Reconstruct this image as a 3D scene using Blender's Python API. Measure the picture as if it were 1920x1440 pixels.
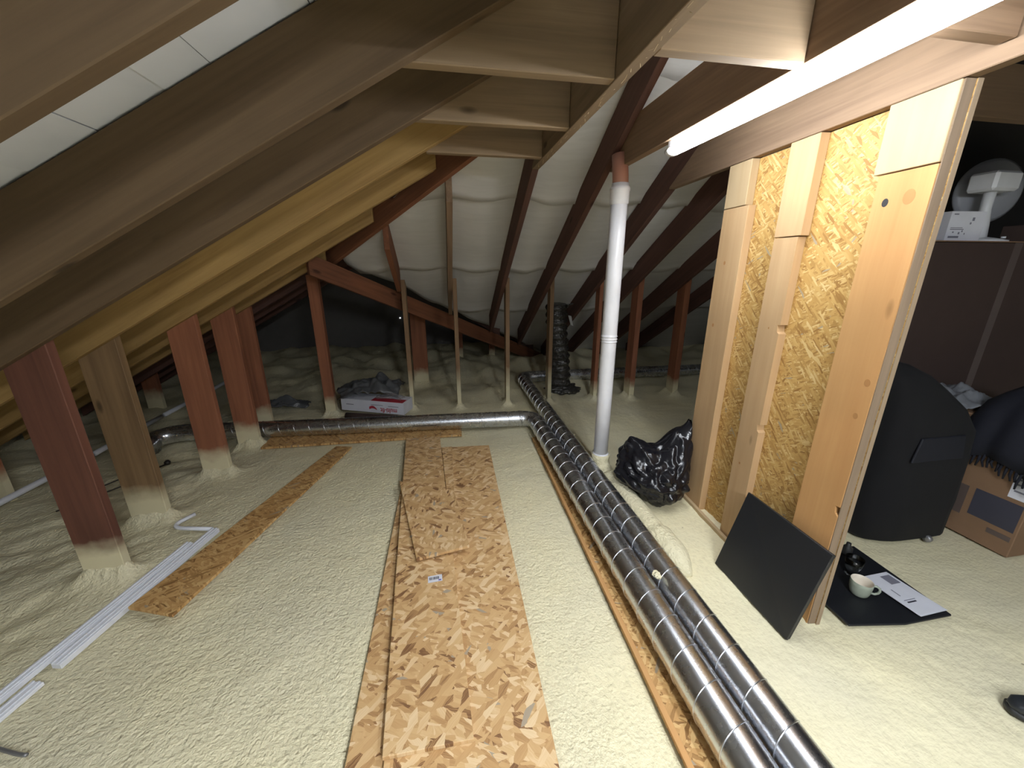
import bpy, bmesh, math, random
from mathutils import Vector, Matrix, noise
random.seed(7)
S = bpy.context.scene
COL = S.collection
for o in list(bpy.data.objects):
    bpy.data.objects.remove(o)

# ------------------------------------------------------------------ camera
TH, PH, F = math.radians(17.0), math.radians(10.0), 720.0
cam_d = bpy.data.cameras.new('camera')
cam_d.sensor_width = 36.0
cam_d.lens = F / 1920 * 36
cam_d.clip_start = 0.02
cam = bpy.data.objects.new('camera', cam_d)
COL.objects.link(cam)
fw = Vector((math.sin(PH) * math.cos(TH), math.cos(PH) * math.cos(TH), -math.sin(TH)))
rt = Vector((math.cos(PH), -math.sin(PH), 0))
up = rt.cross(fw)
cam.matrix_world = Matrix(((rt.x, up.x, -fw.x, 0), (rt.y, up.y, -fw.y, 0), (rt.z, up.z, -fw.z, 1.6), (0, 0, 0, 1)))
S.camera = cam

# ------------------------------------------------------------------ world, exposure
w = bpy.data.worlds.new('world')
S.world = w
w.use_nodes = True
w.node_tree.nodes['Background'].inputs[0].default_value = (0.6, 0.7, 1.0, 1)
w.node_tree.nodes['Background'].inputs[1].default_value = 0.02
S.view_settings.view_transform = 'Standard'
S.view_settings.look = 'None'
S.view_settings.gamma = 1
S.view_settings.use_curve_mapping = False
S.view_settings.exposure = 0.13
TUBE_STRENGTH = 68.0        # strip light in view
FILL_STRENGTH = 310.0        # fill strip added unseen behind the camera, on the long grey beam
TUBE_COLOR = (0.90, 0.95, 1.0)

# ------------------------------------------------------------------ node helpers
class NT:
    def __init__(s, name):
        m = bpy.data.materials.new(name)
        m.use_nodes = True
        s.m = m
        s.t = m.node_tree
        s.b = s.t.nodes['Principled BSDF']
    def n(s, typ, ins=None, **kw):
        nd = s.t.nodes.new(typ)
        for k, v in kw.items():
            setattr(nd, k, v)
        for k, v in (ins or {}).items():
            s.set(nd.inputs[k], v)
        return nd
    def set(s, sock, v):
        if isinstance(v, bpy.types.NodeSocket):
            s.t.links.new(v, sock)
        else:
            if sock.type == 'RGBA' and len(v) == 3:
                v = (*v, 1)
            sock.default_value = v
    def p(s, **kw):
        for k, v in kw.items():
            s.set(s.b.inputs[k.replace('_', ' ')], v)
    def math(s, op, a, b=None, clamp=False):
        nd = s.n('ShaderNodeMath', {0: a}, operation=op, use_clamp=clamp)
        if b is not None:
            s.set(nd.inputs[1], b)
        return nd.outputs[0]
    def mix(s, f, a, b, blend='MIX'):
        nd = s.n('ShaderNodeMix', data_type='RGBA', blend_type=blend)
        s.set(nd.inputs[0], f); s.set(nd.inputs[6], a); s.set(nd.inputs[7], b)
        return nd.outputs[2]
    def ramp(s, f, stops, interp='LINEAR'):
        nd = s.n('ShaderNodeValToRGB', {0: f})
        r = nd.color_ramp
        r.interpolation = interp
        while len(r.elements) < len(stops):
            r.elements.new(0.5)
        for e, (p, c) in zip(r.elements, stops):
            e.position = p
            e.color = (*c, 1) if len(c) == 3 else c
        return nd.outputs[0]
    def mapping(s, v, scale=(1, 1, 1), rot=(0, 0, 0), loc=(0, 0, 0)):
        return s.n('ShaderNodeMapping', {0: v, 'Scale': scale, 'Rotation': rot, 'Location': loc}).outputs[0]
    def noise(s, v, scale, detail=3, rough=0.5, dist=0.0):
        return s.n('ShaderNodeTexNoise', {'Vector': v, 'Scale': scale, 'Detail': detail, 'Roughness': rough, 'Distortion': dist}).outputs
    def coord(s, rnd=True):
        c = s.n('ShaderNodeTexCoord').outputs['Object']
        if rnd:
            r = s.n('ShaderNodeObjectInfo').outputs['Random']
            k = s.math('MULTIPLY', r, 37.0)
            c = s.n('ShaderNodeVectorMath', {0: c, 1: s.n('ShaderNodeCombineXYZ', {0: k, 1: k, 2: k}).outputs[0]}, operation='ADD').outputs[0]
        return c
    def bump(s, h, strength=0.3, dist=0.01):
        nd = s.n('ShaderNodeBump', {'Strength': strength, 'Distance': dist, 'Height': h})
        s.t.links.new(nd.outputs[0], s.b.inputs['Normal'])

def plain(name, col, rough=0.6, metal=0.0, **kw):
    q = NT(name)
    c = q.coord()
    f = q.noise(c, 9, 3)[0]
    col2 = tuple(x * 0.8 for x in col)
    q.p(Base_Color=q.mix(f, col, col2), Roughness=rough, Metallic=metal, **kw)
    return q.m

def wood(name, base, dark, spray=0.0, rough=0.72, knots=0.05, streak=1.0):
    q = NT(name)
    c = q.coord()
    g1 = q.noise(q.mapping(c, (1.6, 46, 46)), 1, 4, 0.6, 0.6)[0]
    g2 = q.noise(q.mapping(c, (0.7, 7, 7)), 1, 3, 0.5, 1.2)[0]
    g3 = q.noise(c, 2.2, 2)[0]
    mixf = q.math('ADD', q.math('MULTIPLY', g1, 0.55 * streak), q.math('MULTIPLY', g2, 0.65))
    mixf = q.ramp(mixf, [(0.38, (0, 0, 0)), (0.82, (1, 1, 1))])
    col = q.mix(mixf, base, dark)
    col = q.mix(q.ramp(g3, [(0.35, (0, 0, 0)), (0.7, (0.45, 0.45, 0.45))]), col, tuple(x * 0.62 for x in base))
    vo = q.n('ShaderNodeTexVoronoi', {'Vector': q.mapping(c, (2.0, 5.5, 5.5)), 'Scale': 1.0}).outputs['Distance']
    kn = q.ramp(vo, [(knots, (1, 1, 1)), (knots + 0.06, (0, 0, 0))])
    col = q.mix(q.math('MULTIPLY', kn, 0.75), col, tuple(x * 0.3 for x in dark))
    rou = rough
    if spray > 0:
        pz = q.n('ShaderNodeSeparateXYZ', {0: q.n('ShaderNodeNewGeometry').outputs['Position']})
        nz = q.noise(q.n('ShaderNodeNewGeometry').outputs['Position'], 9, 3)[0]
        h = q.math('ADD', pz.outputs[2], q.math('MULTIPLY', nz, -0.14))
        f = q.ramp(q.math('DIVIDE', h, spray), [(0.35, (1, 1, 1)), (0.95, (0, 0, 0))])
        col = q.mix(f, col, (0.66, 0.60, 0.40))
    q.p(Base_Color=col, Roughness=rou, Specular_IOR_Level=0.25)
    q.bump(g1, 0.25, 0.002)
    return q.m

def osb(name, stops, L=0.085, W=0.02, warp=0.006):
    q = NT(name)
    c = q.coord()
    nv = q.n('ShaderNodeVectorMath', {0: q.noise(c, 45, 2)[1], 1: (0.5, 0.5, 0.5)}, operation='SUBTRACT').outputs[0]
    cc = q.n('ShaderNodeVectorMath', {0: c, 1: q.n('ShaderNodeVectorMath', {0: nv, 1: (warp, warp, 0)}, operation='MULTIPLY').outputs[0]}, operation='ADD').outputs[0]
    val = None
    grain = None
    for i, (a, k) in enumerate([(0.25, 1.15), (1.25, 0.75), (-0.55, 1.0), (2.2, 0.8), (-1.2, 0.6), (0.8, 0.9)]):
        r = q.mapping(cc, (1, 1, 0), (0, 0, a), (i * 3.7, i * 1.9, 0))
        r = q.mapping(r, (1 / (L * k), 1 / (W * k), 1))
        v = q.n('ShaderNodeTexVoronoi', {'Vector': r, 'Scale': 1.0}, voronoi_dimensions='2D')
        cs = q.n('ShaderNodeSeparateColor', {0: v.outputs['Color']})
        if val is None:
            val, grain = cs.outputs[0], r
        else:
            msk = q.math('GREATER_THAN', cs.outputs[1], 0.60)
            val = q.n('ShaderNodeMix', {0: msk, 2: val, 3: cs.outputs[0]}).outputs[0]
            mv = q.n('ShaderNodeMix', {0: msk, 4: grain, 5: r}, data_type='VECTOR'); grain = mv.outputs[1]
    grain = q.noise(q.mapping(grain, (0.7, 6.0, 1)), 1, 2)[0]
    big = q.noise(c, 4, 2)[0]
    val2 = q.math('ADD', val, q.math('MULTIPLY', q.math('SUBTRACT', grain, 0.5), 0.45))
    val2 = q.math('ADD', val2, q.math('MULTIPLY', q.math('SUBTRACT', big, 0.5), 0.25))
    col = q.ramp(val2, stops)
    grey = q.math('GREATER_THAN', val, 0.985)
    col = q.mix(q.math('MULTIPLY', grey, 0.75), col, (0.26, 0.23, 0.19))
    q.p(Base_Color=col, Roughness=0.6, Specular_IOR_Level=0.3)
    return q.m

# ------------------------------------------------------------------ materials
M = {}
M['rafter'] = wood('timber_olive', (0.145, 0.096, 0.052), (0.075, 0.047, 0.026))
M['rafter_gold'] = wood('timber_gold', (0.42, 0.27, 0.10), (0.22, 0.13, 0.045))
M['collar'] = wood('timber_grey', (0.33, 0.235, 0.145), (0.16, 0.11, 0.065), streak=0.8)
M['beam'] = wood('timber_beam', (0.30, 0.20, 0.125), (0.15, 0.095, 0.06))
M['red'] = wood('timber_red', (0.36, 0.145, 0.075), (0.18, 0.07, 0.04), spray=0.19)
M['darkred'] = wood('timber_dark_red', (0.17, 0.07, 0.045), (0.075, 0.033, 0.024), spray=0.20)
M['redplain'] = wood('timber_red_plain', (0.26, 0.105, 0.052), (0.10, 0.042, 0.024))
M['olivepost'] = wood('timber_olive_post', (0.27, 0.17, 0.085), (0.13, 0.08, 0.04), spray=0.22)
M['brownpost'] = wood('timber_brown_post', (0.30, 0.19, 0.105), (0.15, 0.09, 0.05), spray=0.45)
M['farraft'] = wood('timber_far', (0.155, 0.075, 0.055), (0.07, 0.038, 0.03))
M['pine'] = wood('planed_pine', (0.55, 0.31, 0.125), (0.44, 0.215, 0.08), knots=0.05, streak=0.7)
M['pinepale'] = wood('pale_pine', (0.55, 0.365, 0.195), (0.44, 0.27, 0.13), knots=0.03, streak=0.7)
M['knot'] = wood('knot_wood', (0.44, 0.225, 0.085), (0.34, 0.165, 0.06), knots=0.0)
M['ply'] = wood('pale_plywood', (0.52, 0.385, 0.225), (0.43, 0.30, 0.155), knots=0.0, streak=0.5)
M['greyedge'] = wood('weathered_edge', (0.30, 0.22, 0.15), (0.17, 0.12, 0.08))
M['sheetedge'] = wood('sheet_edge_wood', (0.36, 0.27, 0.18), (0.24, 0.17, 0.11), streak=0.6)
M['osb'] = osb('osb_floor', [(0.0, (0.20, 0.10, 0.045)), (0.09, (0.40, 0.225, 0.095)), (0.30, (0.53, 0.325, 0.145)), (0.7, (0.62, 0.405, 0.195)), (1.0, (0.74, 0.555, 0.33))], L=0.07, W=0.024)
M['osbwall'] = osb('osb_wall', [(0.0, (0.28, 0.14, 0.04)), (0.15, (0.38, 0.215, 0.065)), (0.45, (0.48, 0.285, 0.09)), (0.75, (0.53, 0.335, 0.115)), (1.0, (0.66, 0.48, 0.22))], L=0.06, W=0.010)
M['osbdark'] = osb('osb_strip', [(0.0, (0.22, 0.11, 0.035)), (0.2, (0.38, 0.21, 0.075)), (0.5, (0.50, 0.29, 0.11)), (1.0, (0.62, 0.41, 0.18))], L=0.07, W=0.014)

def foam_mat():
    q = NT('spray_foam')
    c = q.coord(False)
    n1 = q.noise(c, 48, 3, 0.55)[0]
    n2 = q.noise(c, 90, 2, 0.5)[0]
    n3 = q.noise(c, 1.6, 3)[0]
    col = q.mix(q.ramp(n3, [(0.3, (0, 0, 0)), (0.7, (1, 1, 1))]), (0.78, 0.71, 0.47), (0.69, 0.64, 0.46))
    col = q.mix(q.ramp(n1, [(0.25, (0.35, 0.35, 0.35)), (0.5, (0, 0, 0))]), col, (0.52, 0.47, 0.30))
    vo = q.n('ShaderNodeTexVoronoi', {'Vector': c, 'Scale': 9.0, 'Randomness': 1.0})
    sp = q.math('MULTIPLY', q.math('LESS_THAN', vo.outputs['Distance'], 0.045), q.math('GREATER_THAN', q.n('ShaderNodeSeparateColor', {0: vo.outputs['Color']}).outputs[0], 0.72))
    col = q.mix(q.math('MULTIPLY', sp, 0.7), col, (0.22, 0.17, 0.10))
    q.p(Base_Color=col, Roughness=0.62, Specular_IOR_Level=0.3)
    sx = q.n('ShaderNodeSeparateXYZ', {0: c}).outputs[0]
    rgh = q.ramp(q.math('MULTIPLY', sx, 0.5), [(0.15, (1, 1, 1)), (0.62, (0.28,) * 3)])
    q.bump(q.math('MULTIPLY', q.math('ADD', n1, q.math('MULTIPLY', n2, 0.45)), rgh), 0.8, 0.016)
    return q.m
M['foam'] = foam_mat()

def white_mem(name, c1, c2, sc):
    q = NT(name)
    c = q.coord(False)
    a = q.noise(q.mapping(c, (1.2, sc, sc)), 1, 4, 0.6, 0.8)[0]
    b = q.noise(c, 1.5, 2)[0]
    f = q.math('ADD', q.math('MULTIPLY', a, 0.6), q.math('MULTIPLY', b, 0.4))
    q.p(Base_Color=q.mix(q.ramp(f, [(0.35, (0, 0, 0)), (0.7, (1, 1, 1))]), c1, c2), Roughness=0.55)
    q.bump(a, 0.25, 0.01)
    return q.m
M['membrane'] = white_mem('roof_membrane', (0.66, 0.65, 0.63), (0.56, 0.55, 0.53), 16)
M['board'] = white_mem('white_board', (0.60, 0.62, 0.67), (0.50, 0.525, 0.575), 3)

def galv():
    q = NT('galvanised_steel')
    c = q.coord(False)
    n1 = q.noise(c, 14, 4)[0]
    n2 = q.noise(c, 60, 2)[0]
    q.p(Base_Color=q.mix(n1, (0.68, 0.70, 0.74), (0.58, 0.60, 0.64)), Metallic=1.0,
        Roughness=q.ramp(q.math('ADD', q.math('MULTIPLY', n1, 0.7), q.math('MULTIPLY', n2, 0.3)), [(0.3, (0.24,) * 3), (0.7, (0.31,) * 3)]))
    return q.m
M['galv'] = galv()
M['seam'] = plain('bright_seam', (0.78, 0.79, 0.82), 0.3, 1.0)
M['upvc'] = plain('white_upvc', (0.84, 0.84, 0.88), 0.28)
M['trunk'] = plain('white_trunking', (0.82, 0.84, 0.90), 0.4)
M['pinkpipe'] = plain('terracotta_adapter', (0.45, 0.22, 0.16), 0.5)
def binbag():
    q = NT('black_bin_bag')
    c = q.coord(False)
    a = q.noise(q.mapping(c, (1, 1, 1)), 8, 2, 0.4, 1.0)[0]
    v = q.n('ShaderNodeTexVoronoi', {'Vector': c, 'Scale': 7.0}, feature='DISTANCE_TO_EDGE').outputs[0]
    q.p(Base_Color=(0.008, 0.008, 0.011), Roughness=0.22, Specular_IOR_Level=0.5)
    q.bump(q.math('ADD', a, q.math('MULTIPLY', v, 0.8)), 0.55, 0.025)
    return q.m
M['binbag'] = binbag()
M['blackpanel'] = plain('black_panel', (0.014, 0.015, 0.017), 0.42)
M['blackmat'] = plain('black_tray', (0.009, 0.010, 0.013), 0.5)
M['blackcloth'] = plain('black_cloth', (0.003, 0.003, 0.0045), 0.95)
M['navycloth'] = plain('navy_cloth', (0.005, 0.006, 0.014), 0.9)
M['navysheen'] = plain('navy_sheen', (0.006, 0.007, 0.014), 0.8)
M['card'] = plain('cardboard', (0.23, 0.135, 0.075), 0.8)
M['carddark'] = plain('cardboard_dark', (0.055, 0.033, 0.027), 0.8)
M['tape'] = plain('parcel_tape', (0.12, 0.09, 0.08), 0.35)
M['white'] = plain('white_plastic', (0.78, 0.79, 0.82), 0.35)
M['paper'] = plain('paper', (0.75, 0.76, 0.83), 0.6)
M['ink'] = plain('dark_ink', (0.05, 0.05, 0.07), 0.6)
M['greyprint'] = plain('grey_print', (0.22, 0.22, 0.27), 0.6)
M['redink'] = plain('red_ink', (0.45, 0.03, 0.05), 0.5)
M['blueink'] = plain('blue_ink', (0.12, 0.10, 0.40), 0.5)
M['mug'] = plain('sage_glaze', (0.36, 0.40, 0.33), 0.25)
M['mugin'] = plain('cream_glaze', (0.80, 0.72, 0.60), 0.3)
M['rubber'] = plain('black_rubber', (0.018, 0.018, 0.018), 0.55)
M['leather'] = plain('dark_leather', (0.022, 0.025, 0.03), 0.4)
M['darkwire'] = plain('dark_cable', (0.02, 0.015, 0.012), 0.5)
M['greymetal'] = plain('grey_metal', (0.30, 0.30, 0.31), 0.4, 0.6)
M['dullgrey'] = plain('grey_plastic', (0.20, 0.21, 0.23), 0.4)
M['plasticsheet'] = plain('dark_sheeting', (0.10, 0.105, 0.11), 0.35)
M['masonry'] = plain('grey_masonry', (0.20, 0.19, 0.18), 0.9)
q = NT('clear_glass'); q.p(Base_Color=(0.9, 0.92, 0.92), Roughness=0.05, Transmission_Weight=1.0, IOR=1.45); M['glass'] = q.m
q = NT('clear_film'); q.p(Base_Color=(0.9, 0.9, 0.92), Roughness=0.12, Transmission_Weight=0.9, IOR=1.2, Alpha=0.35); M['film'] = q.m
q = NT('fan_disc'); q.p(Base_Color=(0.30, 0.31, 0.34), Roughness=0.4); M['fandisc'] = q.m
def flexm():
    q = NT('black_foil')
    c = q.coord(False)
    a = q.noise(c, 26, 3, 0.6, 0.8)[0]
    q.p(Base_Color=(0.035, 0.033, 0.03), Roughness=0.25, Specular_IOR_Level=0.8)
    q.bump(a, 0.8, 0.02)
    return q.m
M['foil'] = flexm()
q = NT('tube_glow'); q.p(Base_Color=(0.9, 0.9, 0.9), Emission_Color=(*TUBE_COLOR, 1), Emission_Strength=TUBE_STRENGTH); M['tube'] = q.m
q = NT('tube_glow_fill'); q.p(Base_Color=(0.9, 0.9, 0.9), Emission_Color=(*TUBE_COLOR, 1), Emission_Strength=FILL_STRENGTH); M['tube_fill'] = q.m
q = NT('daylight_chink'); q.p(Base_Color=(0.9, 0.9, 0.9), Emission_Color=(0.9, 0.95, 1, 1), Emission_Strength=1.5); M['chink'] = q.m

# ------------------------------------------------------------------ object helpers
WM = {}
def tag(o, label=None, cat=None, group=None, kind=None):
    if label: o['label'] = label
    if cat: o['category'] = cat
    if group: o['group'] = group
    if kind: o['kind'] = kind
    return o
def place(o, Wm, parent=None):
    WM[o] = Wm
    if parent is not None:
        o.parent = parent
        o.matrix_basis = WM[parent].inverted() @ Wm
    else:
        o.matrix_basis = Wm
    COL.objects.link(o)
    return o
def empty(name, loc, label, cat, group=None, kind=None):
    o = bpy.data.objects.new(name, None)
    o.empty_display_size = 0.1
    place(o, Matrix.Translation(loc))
    return tag(o, label, cat, group, kind)
def mesh_obj(name, verts, faces, mat, parent=None, Wm=None, smooth=False, local=False):
    """verts in world space; stored in the frame Wm"""
    Wm = Wm or (WM[parent] if parent is not None else Matrix.Translation(sum((Vector(v) for v in verts), Vector()) / len(verts)))
    if not local:
        inv = Wm.inverted()
        verts = [inv @ Vector(v) for v in verts]
    me = bpy.data.meshes.new(name)
    me.from_pydata([tuple(v) for v in verts], [], faces)
    me.update()
    bm = bmesh.new(); bm.from_mesh(me)
    bmesh.ops.recalc_face_normals(bm, faces=bm.faces)
    bm.to_mesh(me); bm.free()
    me.materials.append(mat)
    if smooth:
        for p_ in me.polygons: p_.use_smooth = True
    o = bpy.data.objects.new(name, me)
    return place(o, Wm, parent)
def frame(x, z, origin):
    x = Vector(x).normalized(); z = Vector(z)
    z = (z - x * z.dot(x)).normalized()
    y = z.cross(x)
    return Matrix(((x.x, y.x, z.x, origin[0]), (x.y, y.y, z.y, origin[1]), (x.z, y.z, z.z, origin[2]), (0, 0, 0, 1)))
def prism(name, poly, ext, mat, xdir, parent=None, bevel=0.0):
    poly = [Vector(p) for p in poly]; ext = Vector(ext)
    n = len(poly)
    vs = poly + [p + ext for p in poly]
    fs = [tuple(range(n))[::-1], tuple(range(n, 2 * n))] + [(i, (i + 1) % n, n + (i + 1) % n, n + i) for i in range(n)]
    cen = sum(vs, Vector()) / len(vs)
    o = mesh_obj(name, vs, fs, mat, parent, frame(xdir, ext, cen))
    if bevel > 0:
        bm = bmesh.new(); bm.from_mesh(o.data)
        bmesh.ops.bevel(bm, geom=list(bm.edges), offset=bevel, segments=1, affect='EDGES', profile=0.5)
        bm.to_mesh(o.data); bm.free()
    return o
def boxo(name, lo, hi, mat, parent=None, xdir=None, bevel=0.0):
    (x0, y0, z0), (x1, y1, z1) = lo, hi
    d = (x1 - x0, y1 - y0, z1 - z0)
    xdir = xdir or max(((1, 0, 0), (0, 1, 0), (0, 0, 1)), key=lambda a: abs(Vector(a).dot(d)))
    k = min((i for i in range(3) if not xdir[i]), key=lambda i: d[i])
    if k == 0:
        poly = [(x0, y0, z0), (x0, y1, z0), (x0, y1, z1), (x0, y0, z1)]; e = (d[0], 0, 0)
    elif k == 1:
        poly = [(x0, y0, z0), (x1, y0, z0), (x1, y0, z1), (x0, y0, z1)]; e = (0, d[1], 0)
    else:
        poly = [(x0, y0, z0), (x1, y0, z0), (x1, y1, z0), (x0, y1, z0)]; e = (0, 0, d[2])
    return prism(name, poly, e, mat, xdir, parent, bevel)
def sweep_geo(path, rad, seg=24, cap=True, rfun=None):
    pts = [Vector(p) for p in path]
    n = len(pts)
    vs, fs = [], []
    t0 = (pts[1] - pts[0]).normalized()
    a = Vector((0, 0, 1)) if abs(t0.z) < 0.9 else Vector((1, 0, 0))
    nrm = (a - t0 * a.dot(t0)).normalized()
    frames = []
    s = 0.0
    for i, p in enumerate(pts):
        t = (pts[min(i + 1, n - 1)] - pts[max(i - 1, 0)]).normalized()
        nrm = (nrm - t * nrm.dot(t)).normalized()
        bn = t.cross(nrm)
        if i: s += (p - pts[i - 1]).length
        frames.append((p, nrm.copy(), bn, s))
        r = rad[i] if isinstance(rad, (list, tuple)) else rad
        for k in range(seg):
            an = 2 * math.pi * k / seg
            rr = rfun(i, an, r) if rfun else r
            vs.append(p + (nrm * math.cos(an) + bn * math.sin(an)) * rr)
    for i in range(n - 1):
        for k in range(seg):
            k2 = (k + 1) % seg
            fs.append((i * seg + k, i * seg + k2, (i + 1) * seg + k2, (i + 1) * seg + k))
    if cap:
        fs.append(tuple(range(seg))[::-1])
        fs.append(tuple(range((n - 1) * seg, n * seg)))
    return vs, fs, frames
def tube(name, path, rad, mat, parent=None, seg=16, rfun=None, cap=True, Wm=None):
    vs, fs, fr = sweep_geo(path, rad, seg, cap, rfun)
    o = mesh_obj(name, vs, fs, mat, parent, Wm, smooth=True)
    return o
def lathe(name, prof, loc, mat, parent=None, seg=32, axis=None):
    vs, fs = [], []
    R = axis or Matrix.Identity(3)
    for r, z in prof:
        for k in range(seg):
            a = 2 * math.pi * k / seg
            vs.append(Vector(loc) + R @ Vector((r * math.cos(a), r * math.sin(a), z)))
    for i in range(len(prof) - 1):
        for k in range(seg):
            k2 = (k + 1) % seg
            fs.append((i * seg + k, i * seg + k2, (i + 1) * seg + k2, (i + 1) * seg + k))
    return mesh_obj(name, vs, fs, mat, parent, smooth=True)
def disc_x(name, r, c, t, mat, parent, n=16):
    """thin flat disc facing -x"""
    x, y, z = c
    poly = [(x, y + r * math.cos(2 * math.pi * k / n), z + 1.25 * r * math.sin(2 * math.pi * k / n)) for k in range(n)]
    return prism(name, poly, (-t, 0, 0), mat, (0, 0, 1), parent)
def arc(p0, p1, p2, n=8):
    """quadratic bend between p0 and p2 with corner p1"""
    p0, p1, p2 = Vector(p0), Vector(p1), Vector(p2)
    return [p0 * (1 - t) ** 2 + p1 * 2 * t * (1 - t) + p2 * t * t for t in [i / n for i in range(n + 1)]]
def line(p0, p1, step):
    p0, p1 = Vector(p0), Vector(p1)
    n = max(1, int((p1 - p0).length / step))
    return [p0.lerp(p1, i / n) for i in range(n + 1)]
def dedupe(ps):
    out = [ps[0]]
    for p in ps[1:]:
        if (p - out[-1]).length > 1e-4: out.append(p)
    return out
def text_obj(name, body, size, mat, Wm, parent, thick=0.0006, align='CENTER', bold=0.0, sx=1.0):
    cu = bpy.data.curves.new(name, 'FONT')
    cu.body = body; cu.size = size; cu.align_x = align; cu.align_y = 'CENTER'; cu.extrude = thick; cu.offset = bold
    tmp = bpy.data.objects.new('tmp_text', cu)
    COL.objects.link(tmp)
    dg = bpy.context.evaluated_depsgraph_get()
    me = bpy.data.meshes.new_from_object(tmp.evaluated_get(dg))
    bpy.data.objects.remove(tmp)
    for v in me.vertices: v.co.x *= sx
    me.materials.clear(); me.materials.append(mat)
    o = bpy.data.objects.new(name, me)
    return place(o, Wm, parent)

# ------------------------------------------------------------------ roof geometry constants
SL = 0.565
def zl(x): return 1.27 + SL * (x + 1.74)          # underside of the left rafters
def zf(y): return 1.37 - 0.58 * (y - 4.3)         # underside of the far rafters
DV = 0.26                                         # vertical depth of the rafters
T = 0.047
HIPC = 3.06                                       # hip stands in the plane x + y = HIPC
VALC = 4.95                                       # valley stands in the plane y = x + VALC
RIDGE_X, RIDGE_Y = 1.9, 0.95

# posts: (name material, x0, x1, y0, y1, top function)
POSTS = []
# ------------------------------------------------------------------ floor of sprayed foam
post_rects = [(-1.93, -1.74, 2.004, 2.051), (-2.06, -1.85, 2.52, 2.567), (-1.94, -1.745, 3.09, 3.137), (-1.92, -1.735, 3.6, 3.647), (-1.99, -1.80, 4.05, 4.097),
              (-1.34, -1.235, 4.28, 4.36), (-0.43, -0.385, 4.3, 4.42), (0.108, 0.153, 4.28, 4.40), (0.682, 0.727, 4.27, 4.39), (1.19, 1.235, 4.27, 4.39),
              (1.775, 1.82, 4.27, 4.39), (2.235, 2.30, 4.24, 4.40), (2.83, 2.90, 4.24, 4.40), (-0.45, -0.25, 5.30, 5.36), (1.60, 1.69, 1.14, 1.60), (1.64, 1.725, 1.60, 2.22)]
def fnoise(x, y, s, seed=0.0):
    return noise.noise(Vector((x * s + seed, y * s - seed * 1.7, seed)))
def foam_h(x, y):
    h = 0.010 * fnoise(x, y, 1.7, 3) + 0.006 * fnoise(x, y, 6, 9)
    rough = 0.0022 + 0.0018 * max(0.0, fnoise(x, y, 0.9, 20) + 0.3)
    h += rough * fnoise(x, y, 30, 5) * 1.6
    lv = min(1.0, max(0.0, (-1.60 - x) / 0.35))
    h += lv * (0.035 * fnoise(x, y, 2.6, 31) + 0.030 * abs(fnoise(x * 0.5 + y * 0.3, y * 1.6 - x * 0.8, 3.4, 40)) - 0.012 + 0.010 * fnoise(x, y, 11, 44))
    fv = min(1.0, max(0.0, (y - 4.25) / 0.4))
    h += fv * (0.05 * fnoise(x, y, 1.9, 51) + 0.02 * fnoise(x, y, 6, 52) + 0.012)
    if y > 5.2: h += 0.10 * min(1.0, (y - 5.2) / 1.2) * (0.6 + fnoise(x, y, 2.5, 60))
    for (x0, x1, y0, y1) in post_rects:
        dx = max(x0 - x, 0, x - x1); dy = max(y0 - y, 0, y - y1)
        d = math.hypot(dx, dy)
        if d < 0.25:
            wall = (x0 > 1.59 and y1 < 3)
            h += (0.020 if wall else 0.075) * math.exp(-d / (0.018 if wall else 0.034)) * (1 + 0.5 * fnoise(x, y, 14, 70))
    return h
def axis_pts(lo, f0, f1, hi, fine, coarse):
    out = []
    v = lo
    while v < f0 - 1e-6: out.append(v); v += coarse
    v = f0
    while v < f1 - 1e-6: out.append(v); v += fine
    v = f1
    while v < hi + coarse: out.append(v); v += coarse
    return out
xs = axis_pts(-4.6, -2.6, 2.4, 5.6, 0.017, 0.07)
ys = axis_pts(-2.0, 0.45, 4.5, 8.0, 0.017, 0.06)
fv_ = [(x, y, foam_h(x, y)) for y in ys for x in xs]
nx = len(xs)
ff_ = [(j * nx + i, j * nx + i + 1, (j + 1) * nx + i + 1, (j + 1) * nx + i) for j in range(len(ys) - 1) for i in range(nx - 1)]
floor = mesh_obj('floor', fv_, ff_, M['foam'], None, Matrix.Identity(4), smooth=True)
tag(floor, 'cream sprayed foam insulation covering the whole loft floor', 'floor', kind='structure')

# ------------------------------------------------------------------ roof skins
# left slope: white insulation boards above the rafters
ceil_l = empty('ceiling_left', (-2, 1, 1.5), 'white insulation boards behind the left hand rafters', 'ceiling', kind='structure')
joints = [-4.3, -3.6, -3.0, -2.6, -2.2, -1.85, -1.55, -1.30, -1.155, -0.955, -0.757, -0.625, -0.335, -0.05, 0.3, 0.8, 1.3, 1.9]
for a, b in zip(joints[:-1], joints[1:]):
    g = 0.0012
    ya = min(HIPC - a - 0.0, 9.0) if a > -1.05 else 9.0
    yb = min(HIPC - b - 0.0, 9.0) if b > -1.05 else 9.0
    off = random.uniform(0, 0.006)
    za, zb = zl(a) + DV + off, zl(b) + DV + off
    prism('panel', [(a + g, -2, za), (b - g, -2, zb), (b - g, yb, zb), (a + g, ya, za)], (-0.028, 0, 0.05), M['board'], (0, 1, 0), ceil_l)
M['roofdark'] = plain('dark_roof_skin', (0.025, 0.024, 0.026), 0.9)
prism('backing', [(-4.4, -2, zl(-4.4) + DV + 0.062), (1.9, -2, zl(1.9) + DV + 0.062), (1.9, 1.16, zl(1.9) + DV + 0.062), (-0.95, 4.0, zl(-0.95) + DV + 0.062), (-0.95, 9, zl(-0.95) + DV + 0.062), (-4.4, 9, zl(-4.4) + DV + 0.062)], (-0.02, 0, 0.04), M['roofdark'], (0, 1, 0), ceil_l)
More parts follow.
